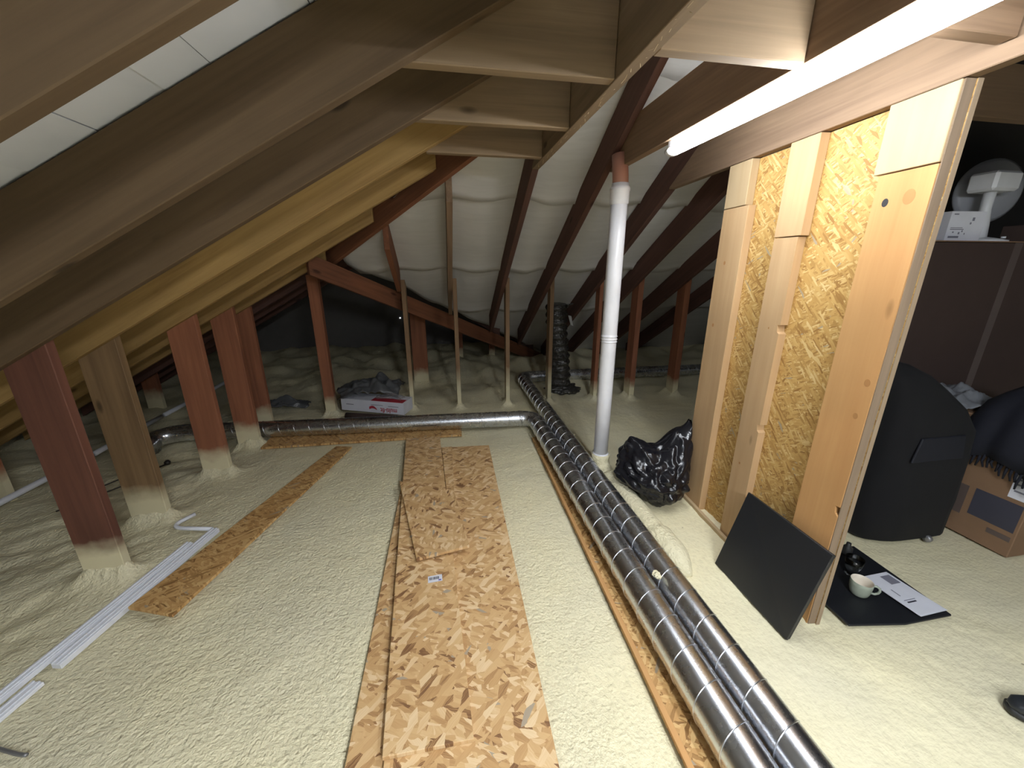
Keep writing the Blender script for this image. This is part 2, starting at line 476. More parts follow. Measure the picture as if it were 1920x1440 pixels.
# far slope: membrane in lapped strips
ceil_f = empty('ceiling_far', (1, 4.5, 1.6), 'pale sagging roofing membrane behind the far rafters', 'ceiling', kind='structure')
def far_x0(y):
    return HIPC - y if y < 4.0 else HIPC - 4.0 - min(0.24, (y - 4.0) * 1.0) + (y - 4.0)
def far_x1(y):
    return RIDGE_X + (y - RIDGE_Y)
raf_x = [-0.478, 0.060, 0.634, 1.142, 1.727, 2.187, 2.78, 3.4]
laps = [0.98, 2.35, 3.30, 4.25, 5.18, 6.9]
def mem_z(x, y):
    # shallow drape between the rafters
    d = min(abs(x - r - 0.02) for r in raf_x)
    return zf(y) + DV - 0.035 * min(1.0, d / 0.22) ** 1.5 + 0.006 * fnoise(x, y * 2.5, 3.0, 12)
for i in range(len(laps) - 1):
    y0, y1 = laps[i], laps[i + 1] + 0.10
    ny, nxx = 22, 90
    vs, fs = [], []
    for j in range(ny + 1):
        v = j / ny
        for k in range(nxx + 1):
            u = k / nxx
            yy = y0 + (y1 - y0) * v
            xx = far_x0(yy) + (far_x1(yy) - far_x0(yy)) * u
            if j == ny:
                yy += 0.018 * fnoise(xx, 0, 3.0, 80 + i)
            dz = -0.030 * max(0.0, (v - 0.80) / 0.20) ** 2 * (1 + 0.9 * fnoise(xx, 0, 2.2, 90 + i))
            vs.append((xx, yy, mem_z(xx, yy) + dz + (1 - v) * 0.012))
    for j in range(ny):
        for k in range(nxx):
            a = j * (nxx + 1) + k
            fs.append((a, a + 1, a + nxx + 2, a + nxx + 1))
    o = mesh_obj('membrane_strip', vs, fs, M['membrane'], ceil_f, Matrix.Identity(4), smooth=True)
    md = o.modifiers.new('thickness', 'SOLIDIFY'); md.thickness = 0.003; md.offset = 1
# wing beyond the valley: right slope of the lower roof
def wing_z(x): return 1.62 - 0.568 * (x + 1.0)
ceil_w = prism('ceiling_wing', [(-1.0, VALC - 1.0, wing_z(-1.0) + 0.26), (2.2, VALC + 2.2, wing_z(2.2) + 0.26), (2.2, 9, wing_z(2.2) + 0.26), (-1.0, 9, wing_z(-1.0) + 0.26)], (0.02, 0, 0.05), M['membrane'], (0, 1, 0))
tag(ceil_w, 'dark underside of the lower roof beyond the diagonal valley beam', 'ceiling', kind='structure')
zr = zl(RIDGE_X) + DV
ceil_r = prism('ceiling_right', [(RIDGE_X, -2, zr), (6.0, -2, zr - SL * 4.1), (6.0, RIDGE_Y + 4.1, zr - SL * 4.1), (RIDGE_X, RIDGE_Y, zr)], (0.02, 0, 0.05), M['roofdark'], (0, 1, 0))  # shade over the storage is put into the near black colour
tag(ceil_r, 'right roof slope above the stored boxes, coloured near black for shade', 'ceiling', kind='structure')
tag(boxo('wall_back', (-4.6, -2.1, -0.1), (6.0, -2.0, 3.8), M['masonry']), 'grey masonry gable wall behind the camera', 'wall', kind='structure')
tag(boxo('wall_right', (5.4, -2.0, -0.1), (5.5, 6.5, 2.0), M['masonry']), 'shadowed masonry wall behind the stored boxes', 'wall', kind='structure')
tag(boxo('wall_far', (-4.6, 8.0, -0.1), (6.0, 8.1, 2.2), M['masonry']), 'dark masonry wall at the far end of the loft', 'wall', kind='structure')

# ------------------------------------------------------------------ rafters, left slope
def left_rafter(y, x0, x1, mat, label, plumb=True, dv=DV - 0.005):
    o = prism('rafter', [(x0, y, zl(x0)), (x1, y, zl(x1)), (x1, y, zl(x1) + dv), (x0, y, zl(x0) + dv)], (0, T, 0), M[mat], (1, 0, SL), None, 0.003)
    return tag(o, label, 'rafter', 'left slope rafters')
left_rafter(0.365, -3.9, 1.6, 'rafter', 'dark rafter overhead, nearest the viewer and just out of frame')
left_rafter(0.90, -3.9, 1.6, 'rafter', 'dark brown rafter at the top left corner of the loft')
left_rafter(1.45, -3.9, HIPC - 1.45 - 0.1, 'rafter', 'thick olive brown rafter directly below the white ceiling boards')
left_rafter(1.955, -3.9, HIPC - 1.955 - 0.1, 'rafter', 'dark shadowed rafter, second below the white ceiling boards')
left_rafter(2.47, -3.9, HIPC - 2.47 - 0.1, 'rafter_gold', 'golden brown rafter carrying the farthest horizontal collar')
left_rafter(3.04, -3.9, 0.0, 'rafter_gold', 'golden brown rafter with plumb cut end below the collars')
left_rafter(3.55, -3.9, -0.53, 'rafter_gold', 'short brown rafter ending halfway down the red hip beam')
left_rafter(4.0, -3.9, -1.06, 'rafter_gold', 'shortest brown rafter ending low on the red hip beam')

# hip beam: red timber standing in the plane x + y = HIPC
def hipz(x): return 2.292 + 0.524 * (x - 0.25)
hv = Vector((1, -1, 0))
def hp(x, dz): return (x, HIPC - x, hipz(x) + dz)
off = Vector((1, 1, 0)).normalized() * 0.045
o = prism('hip_beam', [hp(-1.30, 0), hp(1.6, 0), hp(1.6, 0.24), hp(-1.30, 0.24)], off, M['redplain'], (1, -1, 0.524), None, 0.003)
tag(o, 'dark red hip beam running diagonally up under the golden rafters', 'beam')
# valley beam
def vz(x): return 1.146 - 0.568 * (x + 0.475)
def vp(x, dz): return (x, x + VALC, vz(x) + dz)
o = prism('valley_beam', [vp(-1.15, 0), vp(1.75, 0), vp(1.75, 0.19), vp(-1.15, 0.19)], Vector((-1, 1, 0)).normalized() * 0.045, M['redplain'], (1, 1, -0.568), None, 0.003)
tag(o, 'orange brown valley beam sloping down to the right below the membrane', 'beam')

# ------------------------------------------------------------------ collars and long beams
CB = 2.222
for y, x0, lab in ((1.50, -0.10, 'nearest horizontal collar, wide grey brown timber'), (1.955 + T + 0.001, -0.10, 'middle horizontal collar between the nearest and farthest'), (2.47 + T + 0.001, -0.05, 'farthest horizontal collar just above the red hip beam')):
    tag(boxo('collar', (x0, y, CB), (0.628, y + T, CB + 0.24), M['collar'], bevel=0.003), lab, 'collar', 'collars between rafters and long beam')
def taper_beam(name, x, y1, zb, zt, mat):
    # far end is cut to the slope of the rafters it meets
    yc = 4.3 - (zt - 1.37) / 0.58 - 0.006
    return prism(name, [(x, -1.95, zb), (x, y1, zb), (x, y1, zf(y1) - 0.004), (x, yc, zt), (x, -1.95, zt)], (T, 0, 0), M[mat], (0, 1, 0), None, 0.002)
tag(taper_beam('long_beam', 0.629, 2.80, CB - 0.002, CB + 0.25, 'collar'), 'long grey beam with rough lower edge that the collars end against', 'beam')
tag(boxo('collar', (0.678, 1.29, CB), (1.178, 1.337, CB + 0.235), M['collar'], bevel=0.003), 'short knotty collar between the long grey beam and the strip light', 'collar', 'collars between rafters and long beam')
for y, lab in ((0.415, 'added unseen collar overhead, nearer one, blocking the fill light'), (0.95, 'added unseen collar left of the long grey beam, blocking the fill light')):  # collars added out of view to keep fill light off the visible ones
    tag(boxo('collar', (-0.10, y, CB), (0.628, y + T, CB + 0.24), M['collar'], bevel=0.003), lab, 'collar', 'collars between rafters and long beam')
tag(boxo('collar', (0.678, 0.75, CB), (1.178, 0.797, CB + 0.235), M['collar'], bevel=0.003), 'added unseen collar left of the strip light, blocking the fill light', 'collar', 'collars between rafters and long beam')  # added out of view to block fill light from the short collar
tag(taper_beam('light_beam', 1.18, 2.80, CB, CB + 0.24, 'beam'), 'dark timber beam carrying the strip light', 'beam')
tag(prism('partition_beam', [(1.530, 0.1, 2.152), (1.7073, 2.92, 2.152), (1.7073, 2.92, zf(2.92) - 0.004), (1.681, 2.50, 2.40), (1.530, 0.1, 2.40)], (0.047, -0.003, 0), M['beam'], (0.063, 1, 0), None, 0.003), 'brown beam resting on top of the chipboard partition', 'beam')
tag(boxo('collar', (1.30, 1.02, 2.20), (1.582, 1.067, 2.42), M['beam'], bevel=0.003), 'short brown collar in the gap above the partition', 'collar', 'collars between rafters and long beam')
tag(boxo('collar', (1.711, 0.98, 2.17), (3.9, 1.027, 2.38), M['beam'], bevel=0.003), 'shadowed collar over the stored boxes', 'collar', 'collars between rafters and long beam')
tag(boxo('collar', (1.711, 1.62, 2.25), (3.9, 1.667, 2.46), M['beam'], bevel=0.003), 'shadowed collar above the white fan', 'collar', 'collars between rafters and long beam')
# webs of stray fibre hanging from the long beam's lower edge
vs, fs = [], []
for i in range(46):
    y = 1.0 + 1.7 * i / 45
    p0 = Vector((0.645 + random.uniform(-0.01, 0.025), y, CB - 0.002))
    p1 = p0 + Vector((random.uniform(-0.006, 0.006), random.uniform(-0.03, 0.03), -random.uniform(0.002, 0.010)))
    b = len(vs)
    for p in (p0, p1):
        for a in range(3):
            vs.append(p + Vector((0.0012 * math.cos(a * 2.1), 0.0012 * math.sin(a * 2.1), 0)))
    fs += [(b + a, b + (a + 1) % 3, b + 3 + (a + 1) % 3, b + 3 + a) for a in range(3)]
o = mesh_obj('wood_splinters', vs, fs, M['ply'])
tag(o, 'pale splinters and fibres along the lower edge of the long grey beam', 'splinters', kind='stuff')

# ------------------------------------------------------------------ far slope rafters and posts
flabs = ['thin red rafter just right of the hip beam', 'pale edged rafter in the middle of the membrane', 'red brown rafter under the end of the long grey beam',
         'dark rafter meeting the end of the light beam', 'dark rafter just right of the white soil pipe', 'reddish rafter close to the chipboard partition', 'shadowed rafter behind the partition, left one', 'shadowed rafter behind the partition, right one']
for i, x in enumerate(raf_x):
    ytop = max(1.05, HIPC - x + 0.12) if x < 1.9 else RIDGE_Y + (x - RIDGE_X)
    ybot = min(6.75, x + VALC - 0.12) if x < 1.7 else 6.75
    mt = {0: 'redplain', 1: 'beam'}.get(i, 'farraft')
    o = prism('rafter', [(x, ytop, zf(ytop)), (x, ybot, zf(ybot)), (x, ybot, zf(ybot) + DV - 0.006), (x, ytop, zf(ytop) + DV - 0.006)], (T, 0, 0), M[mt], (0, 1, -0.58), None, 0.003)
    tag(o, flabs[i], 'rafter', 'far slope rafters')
# posts under the left slope
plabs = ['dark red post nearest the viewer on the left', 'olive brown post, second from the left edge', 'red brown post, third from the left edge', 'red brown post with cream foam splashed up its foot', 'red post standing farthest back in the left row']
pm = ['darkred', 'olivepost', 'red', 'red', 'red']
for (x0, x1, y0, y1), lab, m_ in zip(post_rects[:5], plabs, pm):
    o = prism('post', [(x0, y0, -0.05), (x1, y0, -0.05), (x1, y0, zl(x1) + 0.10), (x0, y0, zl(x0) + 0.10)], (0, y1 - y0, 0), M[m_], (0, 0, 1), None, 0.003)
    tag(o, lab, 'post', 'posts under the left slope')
# posts under the far slope
plabs = ['red post left of the branded carton', 'thin brown post right of the branded carton', 'thin pale post right of the red board post', 'thin pale post just left of the duct bend',
         'thin post in front of the black flexible duct', 'dark thin post half hidden behind the white soil pipe', 'dark red post right of the white soil pipe', 'shadowed post beside the chipboard partition']
pm = ['red', 'brownpost', 'brownpost', 'brownpost', 'brownpost', 'red', 'red', 'red']
for (x0, x1, y0, y1), lab, m_ in zip(post_rects[5:13], plabs, pm):
    top = lambda y: (zf(y) + 0.10 if x0 > -1 else 1.52)
    o = prism('post', [(x0, y0, -0.05), (x0, y1, -0.05), (x0, y1, top(y1)), (x0, y0, top(y0))], (x1 - x0, 0, 0), M[m_], (0, 0, 1), None, 0.003)
    tag(o, lab, 'post', 'posts under the far slope')
x0, x1, y0, y1 = post_rects[13]
tag(boxo('post', (x0, y0, -0.05), (x1, y1, 1.06), M['red'], bevel=0.003), 'wide red board post under the valley beam', 'post', 'posts under the far slope')
# dim posts and rafters deeper in the roof void
for (x, y, lab) in ((-3.35, 4.85, 'dark post deep in the left void near the white conduit'), (-3.2, 2.97, 'dark post at the far left edge of the void'), (-2.85, 3.75, 'dark post behind the olive brown post')):
    tag(boxo('post', (x - 0.08, y, -0.05), (x + 0.08, y + T, zl(x) + 0.1), M['red']), lab, 'post', 'posts deep in the void')
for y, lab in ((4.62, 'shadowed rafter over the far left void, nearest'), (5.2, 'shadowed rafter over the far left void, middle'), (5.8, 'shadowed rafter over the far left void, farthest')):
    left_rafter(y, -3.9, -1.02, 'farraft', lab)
for y, wl_ in ((5.9, 'nearest'), (6.6, 'middle'), (7.2, 'farthest')):
    xe = y - VALC - 0.10
    o = prism('rafter', [(-1.0, y, wing_z(-1.0)), (min(xe, 2.0), y, wing_z(min(xe, 2.0))), (min(xe, 2.0), y, wing_z(min(xe, 2.0)) + 0.24), (-1.0, y, wing_z(-1.0) + 0.24)], (0, T, 0), M['farraft'], (1, 0, -0.568))
    tag(o, 'shadowed rafter of the lower roof beyond the valley beam, %s' % wl_, 'rafter', 'lower roof rafters')
for x, y, h, lab in ((0.2, 6.6, 0.75, 'dark stub post low under the valley beam'), (0.75, 6.55, 0.45, 'short foam footed stub at the foot of the valley beam')):
    tag(boxo('post', (x, y, -0.05), (x + 0.10, y + 0.05, h), M['red']), lab, 'post', 'posts deep in the void')
tag(lathe('daylight_chink', [(0.0, -0.004), (0.013, -0.004), (0.013, 0.004), (0.0, 0.004)], (-0.86, 7.99, 0.62), M['chink'], None, 10, Matrix.Rotation(math.pi / 2, 3, 'X')), 'tiny bright chink of daylight in the dark void', 'gap')

# ------------------------------------------------------------------ strip light
def strip_light(lx, ly0, ly1, mat, label, top=CB):
    lz = top - 0.050
    lt = empty('strip_light', (lx, (ly0 + ly1) / 2, top), label, 'light')
    boxo('base_plate', (lx - 0.018, ly0, top - 0.031), (lx + 0.018, ly1, top - 0.0005), M['white'], lt)
    tube('diffuser', line((lx, ly0 + 0.03, lz), (lx, ly1 - 0.03, lz), 0.2), 0.027, M[mat], lt, 32,
         rfun=lambda i, a, r: 1 / math.sqrt((math.cos(a) / 0.020) ** 2 + (math.sin(a) / 0.036) ** 2))
    for yy in (ly0, ly1 - 0.032):
        tube('end_cap', [(lx, yy, lz), (lx, yy + 0.006, lz), (lx, yy + 0.03, lz), (lx, yy + 0.032, lz)], 0.03, M['white'], lt, 24,
             rfun=lambda i, a, r: (0.9 if i in (0, 3) else 1.05) / math.sqrt((math.cos(a) / 0.0205) ** 2 + (math.sin(a) / 0.0365) ** 2))
    for k in (0.2, 0.5, 0.8):
        yy = ly0 + (ly1 - ly0) * k
        tube('clip', [(lx - 0.031, yy, lz + 0.014), (lx - 0.031, yy + 0.012, lz + 0.014)], 0.004, M['white'], lt, 8)
strip_light(1.215, 0.60, 2.10, 'tube', 'long glowing white strip light under the dark beam')
strip_light(0.652, -1.90, -0.40, 'tube_fill', 'added fill strip light on the long grey beam, unseen behind the viewer', CB - 0.002)

# ------------------------------------------------------------------ chipboard partition
wl = empty('wall_partition', (1.7, 1.65, 0), 'chipboard partition faced with upright pale planks', 'wall', kind='structure')
YN, YF, ZT = 1.125, 2.215, 2.148
boxo('chipboard_sheet', (1.706, YN - 0.006, 0.0), (1.724, YF, ZT), M['osbwall'], wl, (0, 0, 1))
def plank(y0, y1, z0, z1, mat, xf=1.66, lab=None):
    o = boxo('plank', (xf, y0, z0), (1.705, y1, z1), M[mat], wl, (0, 0, 1), 0.002)
    if lab: o['label'] = lab
    return o
far_plank = plank(2.0, 2.212, 0.0, 1.918, 'pinepale'); plank(2.03, 2.212, 1.922, ZT, 'ply')
# middle plank with two small notches on its near edge
def notched(y0, y1, z0, z1, notches, mat, d=0.018):
    pts = [(1.664, y1, z0), (1.664, y1, z1), (1.664, y0, z1)]
    for zc in sorted(notches, reverse=True):
        pts += [(1.664, y0, zc + 0.018), (1.664, y0 + d, zc + 0.016), (1.664, y0 + d * 0.7, zc - 0.016), (1.664, y0, zc - 0.026)]
    pts += [(1.664, y0, z0)]
    return prism('plank', pts, (0.041, 0, 0), M[mat], (0, 0, 1), wl)
mid_plank = notched(1.63, 1.775, 0.0, 1.732, [1.306, 0.774], 'pinepale')
plank(1.615, 1.775, 1.736, ZT, 'pinepale')
near_plank = notched(YN, 1.315, 0.0, 1.918, [0.615], 'pine', 0.02)
o = plank(YN, 1.335, 1.922, ZT, 'ply'); o['label'] = 'pale plywood patch'
boxo('edge_strip', (1.668, YN - 0.004, 0.0), (1.7045, YN - 0.0005, ZT), M['greyedge'], wl, (0, 0, 1))
boxo('sheet_edge', (1.7055, YN - 0.0085, 0.0), (1.7245, YN - 0.0065, ZT), M['sheetedge'], wl, (0, 0, 1))
# knot hole and knots in the near plank
disc_x('knot_hole', 0.0115, (1.6639, 1.268, 1.822), 0.0004, M['rubber'], near_plank)
for y, z, r in ((1.19, 1.83, 0.02), (1.155, 1.17, 0.012), (1.165, 1.03, 0.010), (1.70, 1.30, 0.004), (1.72, 0.52, 0.006), (2.15, 1.25, 0.009), (2.13, 1.62, 0.009)):
    xk = 1.6595 if y < 1.4 or y > 1.9 else 1.6636
    disc_x('knot', r, ((1.6639 if y < 1.9 else 1.6599), y, z), 0.0004, M['knot'], near_plank if y < 1.4 else mid_plank if y < 1.9 else far_plank)
boxo('sole_batten', (1.635, 1.62, 0.0), (1.658, 2.21, 0.03), M['ply'], wl, (0, 1, 0), 0.002)
# the partition stands slightly askew to the beams
wl.matrix_basis = Matrix.Translation((1.664, 1.65, 0)) @ Matrix.Rotation(math.radians(-3.7), 4, 'Z')

# ------------------------------------------------------------------ soil pipe
PX, PY = 1.183, 2.62
sp = empty('soil_pipe', (PX, PY, 0), 'white upright plastic soil pipe standing on a foam covered bend', 'pipe')
tube('pipe', line((PX, PY, 0.16), (PX, PY, 2.12), 0.4), 0.055, M['upvc'], sp, 32)
R = 0.055
def ringprof(z, n=3):
    pr = [(R, z - 0.03)]
    for k in range(n):
        zz = z - 0.025 + k * 0.02
        pr += [(R + 0.001, zz - 0.004), (R + 0.006, zz), (R + 0.001, zz + 0.004)]
    return pr + [(R, z + 0.03)]
lathe('joint_collar', ringprof(1.10, 3), (PX, PY, 0), M['upvc'], sp, 32)
lathe('joint_collar', [(R, 0.155), (R + 0.008, 0.158), (R + 0.008, 0.172), (R, 0.178)], (PX, PY, 0), M['upvc'], sp, 32)
lathe('joint_collar', [(R, 1.99), (R + 0.007, 2.0), (R + 0.007, 2.07), (R + 0.011, 2.075), (R + 0.011, 2.09), (R + 0.004, 2.10)], (PX, PY, 0), M['upvc'], sp, 32)
tube('adapter', [(PX, PY, 2.10), (PX - 0.004, PY, 2.16), (PX - 0.01, PY + 0.02, 2.29)], 0.051, M['pinkpipe'], sp, 24)
fb = tube('foam_bend', [Vector((PX, PY, 0.17))] + arc((PX, PY, 0.14), (PX, PY, 0.03), (PX + 0.015, PY - 0.13, 0.02), 8) + [Vector((PX + 0.02, PY - 0.2, 0.015))], 0.072, M['foam'], sp, 28,
          rfun=lambda i, a, r: r * (1 + 0.05 * math.sin(3 * a + i)))
# foam covered pipe along the floor
pth = line((PX + 0.02, PY - 0.16, 0.028), (PX + 0.045, 1.48, 0.008), 0.03)
n_ = len(pth)
rad = [0.078 * (1.0 if i < n_ - 7 else max(0.05, math.cos((i - n_ + 7) / 7 * math.pi / 2))) for i in range(n_)]
jn = int(n_ * 0.66)
def fr(i, a, r):
    k = 1 + 0.05 * fnoise(i * 0.2, a * 1.2, 1.0, 15) + (0.16 if i > jn else 0)
    return r * k - (0.012 if i == jn else 0)
o = tube('foam_covered_run', pth, rad, M['foam'], sp, 36, fr)

# ------------------------------------------------------------------ spiral ducts
def spiral_duct(name, path, rad, label, straight, pitch=0.137, start=0.0):
    root = empty(name, path[0], label, 'duct', 'galvanised spiral ducts')
    vs, fs, fr_ = sweep_geo(path, rad, 36, True)
    body = mesh_obj('duct_body', vs, fs, M['galv'], root, smooth=True)
    # helical lock seam on every straight run
    for (s0, s1) in straight:
        hel = []
        N = int((s1 - s0) / pitch * 30)
        for k in range(N + 1):
            s = s0 + (s1 - s0) * k / N
            j = max(i for i in range(len(fr_)) if fr_[i][3] <= s + 1e-9)
            j2 = min(j + 1, len(fr_) - 1)
            p, nn, bb, sa = fr_[j]
            p2 = fr_[j2][0]; sb = fr_[j2][3]
            t = 0 if sb == sa else (s - sa) / (sb - sa)
            pc = p.lerp(p2, t)
            an = 2 * math.pi * (s - s0) / pitch + start
            hel.append(pc + (nn * math.cos(an) + bb * math.sin(an)) * (rad + 0.0005))
        v2, f2, _ = sweep_geo(hel, 0.0026, 5, True)
        mesh_obj('lock_seam', v2, f2, M['seam'], body, smooth=True)
    return root, fr_
DR, DZ = 0.077, 0.108
# nearer duct: along the floor, bending left behind the boards
p_ = line((0.866, -0.4, DZ), (0.866, 3.45, DZ), 0.2)
L1 = 3.85
b1 = arc((0.866, 3.45, DZ), (0.866, 3.585, DZ), (0.73, 3.597, DZ), 10)
run = line((0.73, 3.597, DZ), (-2.38, 3.80, DZ), 0.2)
b2 = arc((-2.38, 3.80, DZ), (-2.62, 3.815, DZ), (-2.64, 3.66, DZ - 0.015), 10)
b3 = arc((-2.64, 3.66, DZ - 0.015), (-2.65, 3.58, DZ - 0.02), (-2.57, 3.57, DZ - 0.03), 6)
path1 = dedupe(p_ + b1 + run + b2 + b3)
def plen(ps): return sum((b - a).length for a, b in zip(ps[:-1], ps[1:]))
La = plen(p_); Lb = La + plen(b1); Lc = Lb + plen(run)
d1, f1 = spiral_duct('spiral_duct', path1, DR, 'left hand galvanised spiral duct that turns left behind the boards', [(0.3, La - 0.02), (Lb + 0.02, Lc - 0.1)])
lathe('bend_ring', [(DR, -0.012), (DR + 0.004, -0.008), (DR + 0.004, 0.008), (DR, 0.012)], (0.866, 3.43, DZ), M['galv'], d1, 36, Matrix.Rotation(math.pi / 2, 3, 'X'))
lathe('bend_ring', [(DR, -0.012), (DR + 0.004, -0.008), (DR + 0.004, 0.008), (DR, 0.012)], (0.715, 3.598, DZ), M['galv'], d1, 36, Matrix.Rotation(math.pi / 2, 3, 'Y'))
# farther duct: on past the posts, bending right
p_ = line((1.034, -0.4, DZ), (1.034, 4.98, DZ), 0.2)
b1 = arc((1.034, 4.98, DZ), (1.034, 5.12, DZ), (1.18, 5.12, DZ), 10)
run = line((1.18, 5.12, DZ), (4.3, 5.05, DZ), 0.2)
path2 = dedupe(p_ + b1 + run)
La = plen(p_); Lb = La + plen(b1); Lc = Lb + plen(run)
d2, f2 = spiral_duct('spiral_duct', path2, DR, 'right hand galvanised spiral duct that turns right beyond the posts', [(0.3, La - 0.02), (Lb + 0.05, Lc - 0.05)], start=1.3)
# scrap of pale foam stuck between the ducts
vs, fs = [], []
bm = bmesh.new(); bmesh.ops.create_icosphere(bm, subdivisions=2, radius=0.022)
for v in bm.verts:
    v.co *= 1 + 0.5 * noise.noise(v.co * 60)
    v.co.z *= 0.7
vs = [Vector((0.952, 1.36, 0.176)) + v.co for v in bm.verts]; fs = [tuple(v.index for v in f.verts) for f in bm.faces]; bm.free()
tag(mesh_obj('foam_scrap', vs, fs, M['foam'], None), 'small pale foam scrap wedged between the two ducts', 'scrap')

# ------------------------------------------------------------------ boards on the floor
def flat_board(name, quad, z, thick, mat, label, xdir, group='loose chipboard offcuts', dz=None):
    dz = dz or [0] * len(quad)
    poly = [(x, y, z + d) for (x, y), d in zip(quad, dz)]
    o = prism(name, poly, (0, 0, thick), M[mat], xdir, None, 0.0015)
    return tag(o, label, 'board', group)
flat_board('chipboard', [(-0.40, 0.55), (0.02, 0.55), (0.02, 3.05), (-0.37, 3.20)], 0.010, 0.018, 'osb', 'bottom chipboard peeking out along the left of the stack', (0, 1, 0))
flat_board('chipboard', [(-0.27, 0.62), (0.292, 0.62), (0.345, 3.17), (-0.25, 3.20)], 0.0285, 0.018, 'osb', 'long wide chipboard forming the right side of the stack', (0, 1, 0))
bb_ = flat_board('chipboard', [(-0.272, 0.905), (0.028, 0.905), (-0.094, 3.40), (-0.405, 3.41)], 0.047, 0.018, 'osb', 'long narrow chipboard on the stack bearing a white barcode sticker', (0.05, -1, 0))
flat_board('chipboard', [(-0.036, 2.30), (0.009, 2.30), (0.013, 3.16), (-0.079, 3.16)], 0.047, 0.018, 'osb', 'slim chipboard strip beside a narrow gap at the far end', (0, 1, 0))
flat_board('chipboard', [(-0.212, 1.77), (0.076, 1.815), (0.008, 2.42), (-0.385, 2.615)], 0.0655, 0.016, 'osb', 'small loose chipboard square on top of the stack', (1, 0.2, 0), dz=[0.008, 0.018, 0.004, 0.001])
Ws = frame((1, 0.06, 0), (0, 0, 1), (-0.112, 1.64, 0.0658))
st = empty('barcode_sticker', (-0.112, 1.64, 0.0655), 'small white barcode sticker on the long narrow chipboard', 'sticker')
def quad_local(name, Wm, x0, x1, y0, y1, z, t, mat, parent):
    vs = [Wm @ Vector(p) for p in ((x0, y0, z), (x1, y0, z), (x1, y1, z), (x0, y1, z), (x0, y0, z + t), (x1, y0, z + t), (x1, y1, z + t), (x0, y1, z + t))]
    return mesh_obj(name, vs, [(3, 2, 1, 0), (4, 5, 6, 7), (0, 1, 5, 4), (1, 2, 6, 5), (2, 3, 7, 6), (3, 0, 4, 7)], mat, parent)
lpaper = quad_local('label_paper', Ws, -0.036, 0.036, -0.022, 0.022, 0, 0.0006, M['paper'], st)
xx = -0.029
k = 0
while xx < 0.018:
    ww = random.choice([0.0012, 0.002, 0.0032])
    quad_local('barcode_bar', Ws, xx, xx + ww, -0.006, 0.012, 0.0007, 0.0003, M['ink'], lpaper)
    xx += ww + random.choice([0.0012, 0.002]); k += 1
quad_local('blue_mark', Ws, 0.016, 0.030, -0.017, -0.009, 0.0007, 0.0003, M['blueink'], lpaper)
flat_board('chipboard_strip', [(-1.03, 3.43), (-0.885, 3.39), (-1.305, 1.635), (-1.54, 1.72)], 0.012, 0.016, 'osbdark', 'long chipboard strip beside the white trunking', (0.2, 1, 0), dz=[0.0, 0.0, 0.034, 0.034])
flat_board('chipboard_strip', [(-1.70, 3.515), (0.115, 3.485), (0.12, 3.66), (-1.70, 3.80)], 0.008, 0.02, 'osbdark', 'thin chipboard strip lying under the crosswise duct', (1, 0, 0))
flat_board('chipboard_strip', [(0.70, 0.2), (1.085, 0.2), (1.085, 3.35), (0.775, 3.30)], 0.008, 0.02, 'osbdark', 'long chipboard strip lying under the pair of ducts', (0, 1, 0))
tag(prism('batten', [(0.692, 0.2, 0.0295), (0.716, 0.2, 0.0295), (0.784, 2.9, 0.0295), (0.766, 2.9, 0.0295)], (0, 0, 0.012), M['pine'], (0, 1, 0), None, 0.001), 'thin pale batten along the left side of the ducts', 'batten')

# ------------------------------------------------------------------ white cable trunking
def trunking(name, p0, p1, wd, ht, label, groove=True):
    p0, p1 = Vector(p0), Vector(p1)
    d = (p1 - p0).normalized(); s = d.cross(Vector((0, 0, 1))).normalized()
    root = empty(name, p0, label, 'trunking', 'white cable trunking')
    prism('channel', [p0 - s * wd / 2, p0 + s * wd / 2, p1 + s * wd / 2, p1 - s * wd / 2], (0, 0, ht), M['trunk'], d, root, 0.002)
    if groove:
        for q_ in (-0.42, 0.10):
            c0 = p0 + s * wd * q_ + Vector((0, 0, ht)); c1 = p1 + s * wd * q_ + Vector((0, 0, ht))
            prism('lid_rib', [c0 - s * 0.005, c0 + s * 0.005, c1 + s * 0.005, c1 - s * 0.005], (0, 0, 0.004), M['trunk'], d, root, 0.001)
    return root
trunking('cable_trunking', (-1.80, 1.12, 0.012), (-1.545, 2.20, 0.02), 0.036, 0.022, 'longest white trunking strip running past the left posts')
trunking('cable_trunking', (-1.645, 1.48, 0.012), (-1.462, 2.31, 0.02), 0.042, 0.026, 'white trunking strip beside the chipboard strip')
trunking('cable_trunking', (-1.70, 1.22, 0.012), (-1.655, 1.42, 0.012), 0.045, 0.016, 'short white trunking offcut at the near left')
bt = tube('bent_conduit', dedupe([Vector((-1.49, 2.32, 0.035))] + arc((-1.66, 2.355, 0.035), (-1.76, 2.375, 0.035), (-1.73, 2.44, 0.035), 6) + [Vector((-1.68, 2.50, 0.04))]), 0.012, M['trunk'], None, 10)
tag(bt, 'bent white conduit hook beside the olive brown post', 'conduit')
for a, b, lab in (((-3.08, 2.2, 0.055), (-3.03, 3.55, 0.055), 'white conduit on the foam behind the left posts, near length'), ((-3.03, 3.57, 0.055), (-3.05, 4.45, 0.055), 'white conduit on the foam behind the left posts, middle length'), ((-3.05, 4.5, 0.055), (-3.045, 6.0, 0.055), 'white conduit on the foam behind the left posts, far length')):
    tag(tube('conduit', line(a, b, 0.3), 0.022, M['trunk'], None, 12), lab, 'conduit', 'conduits in the left void')
